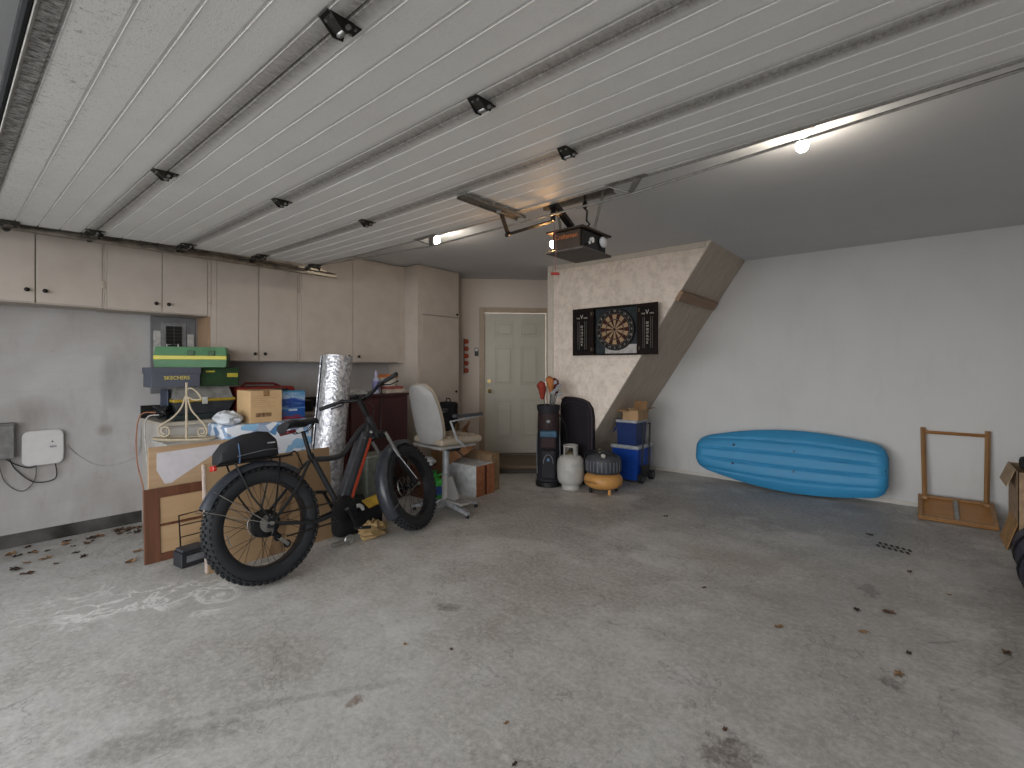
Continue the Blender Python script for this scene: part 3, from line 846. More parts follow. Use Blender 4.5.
RB(MB().box(-4.80, -4.785, 1.50, 1.54, 1.07, 1.13, 0.003), 'latch', mat('latch_white', '#b6b6b2', 0.4))
RB(MB().box(-5.10, -4.90, 1.268, 1.284, 1.0, 1.20, 0.006), 'end_cap', mat('cap_blue', '#2a3448', 0.5))
# shoe box
sb = thing('shoe_box', 'slate grey shoe box with yellow lettering under the green case', 'shoe box', (-4.87, 1.29, 1.223))
sg = mat('shoebox_grey', '#494c57', 0.7, var=0.04)
RB(MB().box(-5.0, -4.755, 1.125, 1.47, 1.223, 1.375, 0.002), 'box', sg, sb)
RB(MB().box(-5.005, -4.748, 1.118, 1.477, 1.335, 1.388, 0.002), 'lid', sg, sb)
t_ = text('lettering', 'SKECHERS', 0.042, mat('yellow_print', '#c9b84a', 0.5, var=0.02), sb, frame((-4.7465, 1.30, 1.30), (0, 1, 0), (0, 0, 1)), sx=0.95)
t_.matrix_parent_inverse = Matrix.Translation(-sb.location); t_.location.x = -0.007
# green boxes
gb = thing('green_box', 'dark green box with yellow corner squeezed beside the grey shoe box', 'box', (-4.93, 1.63, 1.223))
RB(MB().box(-5.12, -4.80, 1.483, 1.80, 1.223, 1.386, 0.004), 'box', mat('dark_green', '#1d3a1f', 0.6), gb)
RB(MB().box(-4.80, -4.798, 1.70, 1.79, 1.30, 1.335), 'corner_label', mat('yellow_label', '#b3a338', 0.6), gb)
RB(MB().box(-4.80, -4.798, 1.53, 1.60, 1.345, 1.358), 'print_line', mat('yellow_label', '#b3a338', 0.6), gb)
gc = thing('green_case', 'green hard case with a yellow band topping the counter pile', 'case', (-4.90, 1.46, 1.389), math.radians(-24))
gg = mat('case_green', '#47704e', 0.45, var=0.08, scale=6)
gdk = mat('case_green_dark', '#2a4a2d', 0.5)
hexa(-0.16, 0.15, -0.25, 0.26, 0.0, 0.065, -0.008, -0.008).build('lower_shell', gg, gc)
MB().box(-0.168, 0.160, -0.258, 0.268, 0.066, 0.10, 0.004).build('band', mat('case_yellow', '#b8b04e', 0.5, var=0.03), gc)
hexa(-0.168, 0.158, -0.258, 0.268, 0.101, 0.175, 0.02, 0.012).build('lid', gg, gc)
MB().box(-0.14, 0.13, 0.256, 0.274, 0.03, 0.12, 0.004).build('end_panel', gdk, gc)
MB().tube([(0.05, -0.18, 0.173), (0.05, -0.18, 0.195), (0.05, -0.10, 0.198), (0.05, -0.10, 0.173)], 0.007, 8).build('handle', steel, gc)
for yy in (-0.02, 0.13): MB().box(0.14, 0.165, yy, yy + 0.05, 0.10, 0.142, 0.003).build('latch', gdk, gc)
# black tangle beside toolbox
tw = []
random.seed(3)
for k in range(60):
    a = k * 0.9
    tw.append((-4.93 + 0.09 * math.cos(a) + 0.02 * random.uniform(-1, 1), 1.235 + 0.045 * math.sin(a), 0.99 + 0.03 * math.sin(k * 0.37) + 0.025 * math.cos(k * 1.1) + 0.02))
tag(MB().tube(tw, 0.011, 6).build('power_strip_cord', black_plastic), 'tangled black cord heaped at the left end of the counter', 'cord')
cable('cable', [(-4.90, 1.20, 1.01), (-4.94, 1.10, 1.0), (-5.0, 1.08, 0.85), (-5.03, 1.09, 0.6), (-5.0, 1.13, 0.35), (-4.95, 1.14, 0.1), (-4.9, 1.12, 0.012)], 0.005, mat('orange_cable', '#9c6a50', 0.6), 'orange brown cable hanging down the counter end')
cable('cable', [(-4.86, 1.22, 0.99), (-4.88, 1.13, 0.98), (-4.93, 1.12, 0.86), (-4.95, 1.14, 0.6), (-4.9, 1.15, 0.3), (-4.86, 1.14, 0.012)], 0.006, mat('white_cable', '#a9a6a2', 0.6), 'white cable hanging down the counter end beside the orange one')
# red bag and carton, blue box, package
rb = thing('red_bag', 'dark red soft tool bag on the counter behind the carton', 'bag', (-4.95, 2.02, 0.936))
rd = mat('red_canvas', '#7c231a', 0.8, bump=0.4)
rel(MB().box(-5.12, -4.80, 1.80, 2.33, 0.936, 1.20, 0.03, None, 3), 'body', rd, rb)
rel(MB().tube([(-4.96, 1.88, 1.20), (-4.96, 1.92, 1.235), (-4.96, 2.18, 1.225), (-4.96, 2.24, 1.20)], 0.012, 8), 'handle', mat('red_strap', '#5b1a14', 0.8), rb)
rel(MB().box(-4.80, -4.79, 1.84, 2.29, 1.13, 1.15, 0.002), 'zip', mat('zip_gold', '#a58a5a', 0.4, 0.5), rb)

def carton(name, label, x0, x1, y0, y1, z0, z1, m=card, tape=True, group=None, cat='cardboard box'):
    o = thing(name, label, cat, ((x0 + x1) / 2, (y0 + y1) / 2, z0), 0, group)
    rel(MB().box(x0, x1, y0, y1, z0, z1, 0.003), 'box', m, o)
    if tape:
        ym = (y0 + y1) / 2; tp = MB()
        tp.box(x0 + 0.001, x1 - 0.001, ym - 0.025, ym + 0.025, z1, z1 + 0.001); tp.box(x1, x1 + 0.001, ym - 0.025, ym + 0.025, z1 - 0.05, z1 + 0.001)
        rel(tp, 'tape', mat('packing_tape', '#8d6c48', 0.4), o)
    return o
c1 = carton('cardboard_box', 'tan taped carton with small print beside the blue box', -4.58, -4.30, 1.70, 1.965, 0.916, 1.19, mat('carton_tan', '#b4966f', 0.8, var=0.03))
pm = mat('print_brown', '#7d5e42', 0.8, var=0.02)
lines = MB()
for k, l in enumerate((0.16, 0.20, 0.13, 0.19, 0.15, 0.2)):
    lines.box(-4.30, -4.299, 1.715, 1.715 + l, 1.142 - k * 0.018, 1.1435 - k * 0.018)
rel(lines, 'printed_lines', pm, c1)
bc = MB()
yy = 1.745
random.seed(5)
while yy < 1.875:
    wd = random.choice((0.002, 0.003, 0.005)); bc.box(-4.30, -4.299, yy, yy + wd, 0.965, 1.0); yy += wd + random.choice((0.002, 0.004))
rel(bc, 'barcode', mat('barcode_ink', '#5a3a28', 0.8), c1)
# blue box
def blue_mat():
    t = NT('blue_box_print')
    v = t.mapping((1, 1, 1))
    x, y, z = t.xyz()
    n = t.noise(t.mapping((2, 2, 9)), 2.5, 3, 0.5, 0.6)
    zz = t.math('ADD', t.math('MULTIPLY', t.math('SUBTRACT', z, 1.04), 4.0), t.math('MULTIPLY', n, 0.9))
    r = t.n.new('ShaderNodeValToRGB'); e = r.color_ramp.elements
    e[0].position = 0.0; e[0].color = (*hx('#8f3040'), 1); e[1].position = 1.0; e[1].color = (*hx('#2f7fae'), 1)
    for p, c in ((0.06, '#24508f'), (0.25, '#1f5aa8'), (0.36, '#7fa9cc'), (0.46, '#123a86'), (0.66, '#17479a'), (0.78, '#a3b9cf')):
        q = r.color_ramp.elements.new(p); q.color = (*hx(c), 1)
    t.lk(zz, r.inputs['Fac']); t.lk(r.outputs['Color'], t.b.inputs['Base Color']); t.b.inputs['Roughness'].default_value = 0.4
    return t.m
b2 = thing('blue_box', 'glossy blue printed retail box right of the tan carton', 'box', (-4.47, 2.11, 0.916))
rel(MB().box(-4.55, -4.40, 2.0, 2.225, 0.916, 1.17, 0.002), 'box', blue_mat(), b2)
rel(MB().box(-4.3998, -4.399, 2.07, 2.15, 0.99, 1.005), 'white_print', mat('white_print', '#c9d2dc', 0.6), b2)
tag(MB().box(-4.68, -4.57, 1.985, 2.16, 0.936, 1.19, 0.01).build('black_case', black_plastic), 'black case just behind the blue printed box', 'case')
tag(MB().box(-5.0, -4.76, 2.34, 2.50, 0.936, 1.05, 0.01).build('black_radio', black_plastic), 'black gadget on the counter right of the red bag', 'box')
def pack_mat():
    t = NT('package_print')
    v = t.n.new('ShaderNodeTexVoronoi'); v.inputs['Scale'].default_value = 11.0
    t.lk(t.mapping((1, 1, 1.4)), v.inputs['Vector'])
    s = t.n.new('ShaderNodeSeparateColor'); t.lk(v.outputs['Color'], s.inputs[0])
    blue = t.ramp(s.outputs[0], 0.76, 0.80)
    base = t.mix(t.math('MULTIPLY', blue, 0.85), hx('#d9dde4'), hx('#6fa9d2'))
    base = t.mix(t.math('MULTIPLY', t.ramp(s.outputs[1], 0.82, 0.86), 0.7), base, hx('#2c6498'))
    t.lk(base, t.b.inputs['Base Color']); t.b.inputs['Roughness'].default_value = 0.5
    return t.m
tag(MB().box(-4.67, -4.275, 1.50, 2.235, 0.605, 0.915, 0.02, None, 3).build('paper_goods_pack', pack_mat()), 'white and light blue plastic wrapped pack below the tan carton', 'package')
# crumpled white bag on the pack's left end
def crumple(name, m, label, cat, loc, r, seed, nu=14, nv=9, amp=0.22, parent=None, flatz=0.0):
    random.seed(seed)
    b = MB().ball((0, 0, 0), r, nu, nv)
    b.v = [tuple(c * (1 + random.uniform(-amp, amp)) for c in v) for v in b.v]
    zmin = min(v[2] for v in b.v)
    b.v = [(v[0], v[1], max(v[2], zmin * 0.7) - zmin * 0.7) for v in b.v]
    b.sm = [False] * len(b.sm)
    # weld duplicated poles
    o = b.build(name, m, parent); o.location = loc
    return tag(o, label, cat) if label else o
crumple('plastic_bag', mat('white_film', '#b9bdc2', 0.4, var=0.03), 'crumpled white plastic bag on the left end of the wrapped pack', 'bag', (-4.40, 1.57, 0.916), (0.13, 0.10, 0.06), 4)
carton('cardboard_box', 'brown carton on the floor holding up the wrapped pack', -4.66, -4.29, 1.51, 2.22, 0.0, 0.60, card_dark, False)
# scroll plant stand
st_b = thing('storage_bin', 'white storage bin holding the cream scroll stand', 'storage bin', (-4.55, 1.33, 0))
rel(hexa(-4.72, -4.36, 1.13, 1.49, 0.78, 0.0, 0.03, 0.03), 'tub', mat('bin_white', '#a8a6a2', 0.5), st_b)
rel(MB().box(-4.725, -4.35, 1.12, 1.49, 0.781, 0.805, 0.006), 'lid', mat('bin_white', '#a8a6a2', 0.5), st_b)
ps = thing('scroll_stand', 'cream painted iron scroll stand on an oval tray', 'stand', (-4.54, 1.29, 0.806), math.radians(40))
cm = mat('cream_iron', '#a99c86', 0.6, 0.0, var=0.06)
pts = []
oval = [(0.245 * math.cos(a) * 1.0, 0.09 * math.sin(a), 0.0) for a in [2 * PI * i / 40 for i in range(40)]]
m_ = MB(); m_.add([(0.23 * math.cos(2 * PI * i / 32), 0.085 * math.sin(2 * PI * i / 32), 0.004) for i in range(32)] + [(0.23 * math.cos(2 * PI * i / 32), 0.085 * math.sin(2 * PI * i / 32), 0.0) for i in range(32)],
       [tuple(range(32)), tuple(reversed(range(32, 64)))] + [(i, (i + 1) % 32, 32 + (i + 1) % 32, 32 + i) for i in range(32)])
m_.tube([(x, y, 0.013) for x, y, z in oval], 0.008, 6, closed=True)
m_.build('tray', cm, ps)
MB().tube([(0.02, 0, 0.004), (0.02, 0, 0.46)], 0.009, 8).build('post', cm, ps)
def spiral(cx, cz, r0, r1, a0, turns, n=30, sgn=1):
    return [(cx + (r0 + (r1 - r0) * i / n) * math.cos(a0 + sgn * turns * 2 * PI * i / n), 0, cz + (r0 + (r1 - r0) * i / n) * math.sin(a0 + sgn * turns * 2 * PI * i / n)) for i in range(n + 1)]
s1 = cable(None, [(0.01, 0, 0.35), (-0.02, 0, 0.26), (-0.09, 0, 0.18), (-0.17, 0, 0.13)], 0, None, None) + spiral(-0.155, 0.07, 0.055, 0.02, PI * 0.72, 1.4)
MB().tube(s1, 0.0065, 6).build('scroll', cm, ps)
s2 = cable(None, [(0.03, 0, 0.35), (0.055, 0, 0.25), (0.11, 0, 0.18), (0.165, 0, 0.12)], 0, None, None) + spiral(0.145, 0.065, 0.045, 0.015, PI * 0.3, 1.5, sgn=-1)
MB().tube(s2, 0.0065, 6).build('scroll', cm, ps)
s3 = cable(None, [(0.02, 0, 0.40), (0.05, 0.01, 0.415), (0.10, 0.01, 0.38), (0.13, 0.01, 0.33), (0.08, 0.01, 0.32), (0.04, 0, 0.34)], 0, None, None)
MB().tube(s3, 0.006, 6).build('top_scroll', cm, ps)

# ------------------------------------------------------------------ doors leaning at left
def leaning(name, label, cat, x, y, w, h, lean, cat_parts):
    """panel standing on its lower edge, leaning toward -x; local x=width along Y, z=height"""
    o = thing(name, label, cat, (x, y, 0))
    o.rotation_euler = Euler((-lean, 0, PI / 2))
    for n, m, mb in cat_parts: mb.build(n, m, o)
    return o
# after rotation z by 90deg: local x -> world +Y, local y -> world -X
tanw = wood('light_ply', '#a58c70', '#967b5e', 0, 2.0)
redw = wood('red_brown_wood', '#64402e', '#4d2f20', 2, 2.5, 0.4)
ppan = wood('pale_panel', '#a98d6c', '#9c7f5e', 0, 2.0)
leaning('plywood_cabinet_door', 'light plywood cabinet door with a white paint patch, behind brown framed door', 'cabinet door', -4.24, 0.985, 0.78, 0.82, 0.01, [
    ('panel', tanw, MB().box(0, 0.80, 0.0, 0.018, 0, 0.81, 0.002)),
    ('white_patch', mat('white_patch', '#b8b4b8', 0.6, var=0.03), MB().prism([(0.05, 0, 0.765), (0.55, 0, 0.785), (0.31, 0, 0.64), (0.14, 0, 0.535), (0.10, 0, 0.535), (0.05, 0, 0.64)], (0, -0.0012, 0)))])
leaning('framed_cabinet_door', 'red brown framed door with pale panels leaning at the left end', 'cabinet door', -4.16, 0.945, 0.75, 0.52, 0.08, [
    ('frame', redw, MB().box(0, 0.095, 0, 0.022, 0, 0.52, 0.002).box(0.72, 0.80, 0, 0.022, 0, 0.52, 0.002).box(0.096, 0.719, 0, 0.022, 0.45, 0.52, 0.002).box(0.096, 0.719, 0, 0.022, 0, 0.055, 0.002).box(0.096, 0.719, 0.004, 0.018, 0.245, 0.262, 0.002)),
    ('panel', ppan, MB().box(0.096, 0.719, 0.010, 0.016, 0.056, 0.244).box(0.096, 0.719, 0.010, 0.016, 0.263, 0.449))])
# small black battery and wire basket
bt = thing('battery', 'small black battery box on the floor before the brown framed door', 'battery', (-3.95, 1.175, 0))
bt.rotation_euler = (0, 0, math.radians(8))
MB().box(-0.07, 0.05, -0.095, 0.075, 0.001, 0.105, 0.006).build('case', mat('battery_black', '#26272c', 0.5), bt)
MB().box(-0.06, 0.04, -0.085, 0.065, 0.106, 0.125, 0.004).build('lid', mat('battery_grey', '#3a3b40', 0.5), bt)
MB().box(0.0505, 0.052, -0.06, 0.05, 0.035, 0.08, 0.0).build('label_sticker', mat('sticker_grey', '#6f7074', 0.5), bt)
wb = thing('wire_frame', 'black wire rack standing behind the small battery box', 'wire rack', (-4.03, 1.20, 0))
wm_ = MB()
wm_.tube([(0.0, -0.07, 0.0), (-0.06, -0.07, 0.32), (-0.06, 0.20, 0.34), (0.0, 0.20, 0.0)], 0.006, 6)
wm_.build('frame', black_metal, wb)
for k in range(3):
    z_ = 0.09 + 0.08 * k
    MB().tube([(-0.19 * z_, -0.07, z_), (-0.19 * z_, 0.20, z_ + 0.004)], 0.004, 6).build('bar', black_metal, wb)
# big flattened carton behind the bike
fc = thing('flattened_carton', 'large flattened brown carton standing behind the bicycle rear wheel', 'cardboard sheet', (-3.66, 1.17, 0))
fc.rotation_euler = Euler((-0.09, 0, PI / 2 + 0.01))
fm = mat('carton_flat', '#957a5b', 0.85, var=0.07, scale=3)
MB().box(0, 0.925, 0, 0.012, 0, 0.735, 0.002).build('front_layer', fm, fc)
MB().box(0.005, 0.91, 0.016, 0.028, 0.0, 0.72, 0.002).build('rear_layer', card, fc)
MB().box(0.0, 0.012, -0.004, 0.030, 0.01, 0.73, 0.001).build('torn_edge', mat('torn_card', '#b0a096', 0.9), fc)
cr_ = MB()
for x in (0.36, 0.52, 0.66): cr_.box(x, x + 0.008, -0.0025, 0.0, 0.0, 0.73, 0.001)
cr_.build('crease', mat('crease_card', '#7c6347', 0.9), fc)
MB().prism([(0.40, -0.001, 0.0), (0.50, -0.001, 0.0), (0.60, -0.001, 0.44), (0.53, -0.001, 0.44)], (0, -0.004, 0)).build('loose_flap', mat('carton_flat2', '#7d6348', 0.85), fc)

# reflective insulation roll
def foil_mat():
    t = NT('foil_insulation')
    v = t.n.new('ShaderNodeTexVoronoi'); v.inputs['Scale'].default_value = 42.0
    t.lk(t.mapping((1, 1, 1)), v.inputs['Vector'])
    n = t.noise(t.mapping((1, 1, 1)), 30, 5)
    t.lk(t.ramp(n, 0.35, 0.65, hx('#8c8c92'), hx('#dcdce0')), t.b.inputs['Base Color'])
    t.b.inputs['Metallic'].default_value = 0.6; t.b.inputs['Roughness'].default_value = 0.38
    t.bump(v.outputs['Distance'], 0.45, 0.010)
    return t.m
ir = MB()
N_ = 28
def roll_pt(a, r, s, L=1.48):
    return (r * math.cos(a), r * math.sin(a), s * L)
vs = []; fs = []
ang = [i * 2 * PI * 2.6 / 90 for i in range(91)]
for i, a in enumerate(ang):
    r = 0.09 + 0.055 * i / 90
    for rr in (r, r - 0.009):
        for s_ in (0, 1): vs.append(roll_pt(a, rr, s_))
for i in range(90):
    a = i * 4; b = (i + 1) * 4
    fs += [(a, b, b + 1, a + 1), (a + 2, a + 3, b + 3, b + 2), (a, a + 2, b + 2, b), (a + 1, b + 1, b + 3, a + 3)]
fs += [(0, 1, 3, 2), (360, 362, 363, 361)]
ro = MB().add(vs, fs, True).build('insulation_roll', foil_mat())
ro.location = (-4.02, 2.19, 0.022); ro.rotation_euler = Euler((-0.14, 0, 0.4))
tag(ro, 'tall silver foil insulation roll standing behind the bicycle', 'insulation roll')

# dark wood cabinet with stuff on top
dc = thing('wood_cabinet', 'dark red mahogany cabinet behind the bicycle handlebars', 'cabinet', (-4.45, 2.93, 0))
mah = wood('mahogany', '#3d1815', '#280d0c', 2, 2.2, 0.35)
rel(MB().box(-4.70, -4.22, 2.56, 3.27, 0.0, 1.09, 0.003), 'body', mah, dc)
rel(MB().box(-4.72, -4.19, 2.54, 3.29, 1.091, 1.115, 0.004), 'top', mah, dc)
for a, b in ((2.58, 2.91), (2.92, 3.25)): rel(MB().box(-4.219, -4.20, a, b, 0.06, 1.07, 0.003), 'door', mah, dc)
tag(MB().box(-4.60, -4.25, 2.58, 2.80, 1.116, 1.14, 0.004).box(-4.58, -4.27, 2.60, 2.78, 1.14, 1.16, 0.002).build('paper_stack', mat('paper_white', '#aeb0b0', 0.7)), 'white paper tray on the mahogany cabinet, near the foil roll', 'paper')
pb = thing('spray_bottle', 'purple and clear bottle beside the orange lidded tub', 'bottle', (-4.30, 2.93, 1.116))
MB().lathe([(0, 0), (0.035, 0), (0.037, 0.02), (0.037, 0.13), (0.03, 0.155), (0.014, 0.175), (0.0, 0.175)], 16).build('body', mat('bottle_clear', '#9fa0b4', 0.3), pb)
MB().lathe([(0, 0.1755), (0.016, 0.1755), (0.016, 0.21), (0.009, 0.235), (0, 0.235)], 12).build('cap', mat('bottle_cap', '#a7a3c0', 0.4), pb)
MB().lathe([(0.0375, 0.04), (0.0385, 0.05), (0.0385, 0.12), (0.0375, 0.13)], 16).build('label_band', mat('bottle_purple', '#73709f', 0.5), pb)
tag(MB().box(-4.50, -4.24, 3.02, 3.25, 1.116, 1.155, 0.003).build('book', mat('book_cream', '#aca193', 0.7)), 'cream book at the bottom of the pile under the tub', 'book')
tag(MB().box(-4.48, -4.25, 3.03, 3.24, 1.156, 1.185, 0.003).build('book', mat('book_red', '#8d4b44', 0.7)), 'dusty red book between the cream book and the tub', 'book')
tu = thing('tub', 'white tub with an orange lid on the books', 'container', (-4.37, 3.13, 1.186))
MB().lathe([(0, 0), (0.085, 0), (0.1, 0.09), (0, 0.09)], 24).build('body', mat('tub_white', '#b4aca2', 0.5), tu)
MB().lathe([(0, 0.091), (0.107, 0.091), (0.108, 0.112), (0.09, 0.125), (0, 0.128)], 24).build('lid', mat('tub_orange', '#b0652b', 0.5), tu)
tag(MB().box(-4.14, -3.90, 2.56, 2.86, 0.001, 0.56, 0.01).build('grey_bin', mat('sage_plastic', '#6f736b', 0.6)), 'grey green bin seen under the bicycle down tube', 'bin')
# black tool bag, yellow tag, paper and metal bits behind the crank
tbag = thing('black_tool_bag', 'black tool bag with yellow tag on floor behind the crank', 'bag', (-3.72, 2.32, 0))
random.seed(11)
b = MB().box(-0.16, 0.15, -0.24, 0.20, 0.001, 0.21, 0.05, None, 3)
b.build('body', black_fabric, tbag)
MB().cbox((0.10, 0.13, 0.235), (0.10, 0.19, 0.014), (0.15, 0.55, 0.2), 0.003).build('yellow_tag', mat('tag_yellow', '#b7932a', 0.5), tbag)
MB().tube([(0.02, -0.18, 0.2), (0.02, -0.14, 0.28), (0.02, 0.06, 0.28), (0.02, 0.10, 0.2)], 0.012, 8).build('handle', black_fabric, tbag)
MB().tube(spiral(0, 0, 0.045, 0.045, 0, 0.6), 0.016, 8, M=Matrix.Translation((0.13, -0.05, 0.19)) @ Matrix.Rotation(PI / 2, 4, 'Z')).build('white_strap', white_plastic, tbag)
crumple('crumpled_paper', mat('kraft_gold', '#9a8058', 0.8), 'crumpled golden kraft paper on the floor beneath the bicycle frame', 'paper', (-3.42, 2.30, 0.0), (0.07, 0.12, 0.075), 8, amp=0.3)
hs = thing('pipe_fitting', 'small chrome pipe fitting on the floor under the pedals', 'metal fitting', (-3.43, 2.02, 0))
MB().tube([(0.0, -0.07, 0.03), (0.0, 0.03, 0.03)], 0.018, 10).build('pipe', steel, hs)
MB().tube([(0.02, 0.06 + 0.03 * math.cos(a), 0.045 + 0.03 * math.sin(a)) for a in [2 * PI * i / 16 for i in range(16)]], 0.011, 8, closed=True).build('ring', steel, hs)

# ------------------------------------------------------------------ fat tyre electric bicycle
bk = thing('electric_bicycle', 'black fat tyre electric bicycle with orange stripe leaning on its kickstand', 'bicycle', (-3.185, 1.385, 0.012))
bk.rotation_euler = Euler((math.radians(-12.5), 0, math.radians(93.5)))
WB, RW = 1.255, 0.372
HA = math.radians(68)
HX, HZ = 0.905, 0.995        # top of head tube (x forward, y left, z up)
AX = Vector((-math.cos(HA), 0, math.sin(HA)))
MS = Matrix.Translation((HX, 0, HZ)) @ Matrix.Rotation(math.radians(17), 4, AX) @ Matrix.Translation((-HX, 0, -HZ))
fr_m = mat('bike_paint', '#2c2d30', 0.35, 0.4, var=0.06)
or_m = mat('bike_orange', '#8e3016', 0.4, var=0.05)
fend = mat('fender_black', '#2d3036', 0.3, var=0.06)
def bp_(mb, n, m, par=bk): return mb.build(n, m, par)
def wheel(name, cx, M, motor):
    Z = RW
    C = Matrix.Translation((cx, 0, Z))
    Mw = (M @ C) if M is not None else C
    rim = MB()
    prof = [(0.262, -0.034), (0.278, -0.036), (0.280, -0.030), (0.268, -0.024), (0.268, 0.024), (0.280, 0.030), (0.278, 0.036), (0.262, 0.034), (0.256, 0.0)]
    n = 56; vs = []; fs = []
    for i in range(n):
        a = 2 * PI * i / n
        for r, y in prof: vs.append((r * math.cos(a), y, r * math.sin(a)))
    k = len(prof)
    for i in range(n):
        for j in range(k): fs.append((i * k + j, i * k + (j + 1) % k, ((i + 1) % n) * k + (j + 1) % k, ((i + 1) % n) * k + j))
    rim.add(vs, fs, True, Mw)
    W = bp_(rim, name, mat('rim_black', '#232327', 0.35, 0.4))
    # tyre
    ty = MB(); vs = []; fs = []
    tp = [(0.272, -0.036), (0.285, -0.047), (0.315, -0.054), (0.340, -0.047), (0.357, -0.030), (0.362, 0.0), (0.357, 0.030), (0.340, 0.047), (0.315, 0.054), (0.285, 0.047), (0.272, 0.036)]
    k = len(tp); n = 64
    for i in range(n):
        a = 2 * PI * i / n
        for r, y in tp: vs.append((r * math.cos(a), y, r * math.sin(a)))
    for i in range(n):
        for j in range(k - 1): fs.append((i * k + j, i * k + j + 1, ((i + 1) % n) * k + j + 1, ((i + 1) % n) * k + j))
    ty.add(vs, fs, True, Mw)
    NK = 54
    for i in range(NK):
        for (y, r, tilt, off, sz) in ((0.0, 0.364, 0, 0, (0.015, 0.02)), (0.024, 0.362, 0.35, 0.5, (0.016, 0.015)), (-0.024, 0.362, -0.35, 0.5, (0.016, 0.015)),
                                      (0.043, 0.349, 0.95, 0, (0.019, 0.014)), (-0.043, 0.349, -0.95, 0, (0.019, 0.014))):
            a = 2 * PI * (i + off) / NK
            K = Matrix.Rotation(-a, 4, 'Y') @ Matrix.Translation((r, y, 0)) @ Matrix.Rotation(tilt, 4, 'Z')
            ty.box(-0.006, 0.009, -sz[1] / 2, sz[1] / 2, -sz[0] / 2, sz[0] / 2, 0, Mw @ K)
    ty.build('tyre', rubber, W)
    # spokes
    for i in range(32):
        a = 2 * PI * i / 32
        sd = 1 if i % 2 else -1
        hr = 0.075 if motor else 0.028
        off = 0.5 * (1 if (i // 2) % 2 else -1)
        p0 = Vector((hr * math.cos(a + off), sd * 0.028, hr * math.sin(a + off))); p1 = Vector((0.26 * math.cos(a), sd * 0.006, 0.26 * math.sin(a)))
        MB().tube([Mw @ p0, Mw @ p1], 0.0016, 5).build('spoke', dark_iron, W)
    hb = MB()
    if motor:
        hb.lathe([(0, -0.05), (0.03, -0.05), (0.055, -0.042), (0.085, -0.034), (0.088, -0.028), (0.078, -0.022), (0.078, 0.022), (0.088, 0.028), (0.085, 0.034), (0.05, 0.042), (0, 0.042)], 28, Mw @ Matrix.Rotation(PI / 2, 4, 'X'))
    else:
        hb.lathe([(0, -0.055), (0.016, -0.055), (0.018, -0.035), (0.034, -0.032), (0.034, -0.026), (0.02, -0.022), (0.02, 0.022), (0.034, 0.026), (0.034, 0.032), (0, 0.04)], 20, Mw @ Matrix.Rotation(PI / 2, 4, 'X'))
    hb.build('hub_motor' if motor else 'hub', black_metal, W)
    ax = MB().cyl(Mw @ Vector((0, -0.10, 0)), Mw @ Vector((0, 0.10, 0)), 0.008, 10); ax.cyl(Mw @ Vector((0, -0.105, 0)), Mw @ Vector((0, -0.088, 0)), 0.014, 6)
    ax.build('axle', steel, W)
    # brake rotor: ring with arms, on the left side
    rt_ = MB(); ry = 0.055
    rt_.tube([Mw @ Vector((0.085 * math.cos(a), ry, 0.085 * math.sin(a))) for a in [2 * PI * i / 32 for i in range(32)]], 0.006, 6, closed=True, flat=0.3)
    for i in range(6):
        a = 2 * PI * i / 6
        rt_.tube([Mw @ Vector((0.0 + 0.02 * math.cos(a + 0.6), ry, 0.02 * math.sin(a + 0.6))), Mw @ Vector((0.082 * math.cos(a), ry, 0.082 * math.sin(a)))], 0.003, 5)
    rt_.build('brake_rotor', steel, W)
    if motor:
        cs = MB()
        for j in range(7):
            r = 0.056 - j * 0.005; y = -0.055 - j * 0.0045
            cs.lathe([(0, y), (r, y), (r, y + 0.002), (0, y + 0.002)], 26, Mw @ Matrix.Rotation(PI / 2, 4, 'X') @ Matrix.Diagonal((1, 1, -1, 1)) )
        cs.build('cassette', galv, W)
    # pale reflective strips on the side
    rf = MB()
    for a0 in (PI * 1.02, PI * 1.42):
        pts = [Mw @ Vector((0.235 * math.cos(a0 + 0.06 * q), -0.012, 0.235 * math.sin(a0 + 0.06 * q))) for q in range(6)]
        rf.tube(pts, 0.009, 6, flat=0.3)
    rf.build('spoke_reflector', mat('reflector_grey', '#8e8d88', 0.4), W)
    return W
wheel('rear_wheel', 0.0, None, True)
wheel('front_wheel', WB, MS, False)
BB = Vector((0.555, 0, 0.33))
ST = Vector((0.375, 0, 0.76))      # top of seat tube
f_ = MB()
f_.tube([BB, ST], [0.022, 0.019], 14)
HT, HB = Vector((HX, 0, HZ)), Vector((HX, 0, HZ)) - AX * 0.17
f_.tube([HB, HT], 0.027, 14)
tt = cable(None, [HT - AX * 0.045, (0.82, 0, 0.90), (0.71, 0, 0.80), (0.64, 0, 0.735), (0.55, 0, 0.715), tuple(ST - Vector((0, 0, 0.03)))], 0, None, None)
f_.tube(tt, 0.0205, 12)
for s_ in (-1, 1):
    ss = cable(None, [tuple(ST - Vector((0, 0, 0.03))), (0.32, s_ * 0.03, 0.69), (0.20, s_ * 0.072, 0.55), (0.04, s_ * 0.085, 0.40), (0.0, s_ * 0.085, RW)], 0, None, None)
    f_.tube(ss, 0.0105, 8)
    cs = cable(None, [tuple(BB + Vector((-0.02, s_ * 0.035, 0))), (0.36, s_ * 0.06, 0.30), (0.2, s_ * 0.078, 0.325), (0.0, s_ * 0.085, RW)], 0, None, None)
    f_.tube(cs, 0.0125, 8)
    f_.cbox((0.0, s_ * 0.085, RW), (0.05, 0.008, 0.06), (0, 0.2, 0), 0.003)
f_.cyl(BB + Vector((0, -0.045, 0)), BB + Vector((0, 0.045, 0)), 0.045, 18)
bp_(f_, 'frame', fr_m)
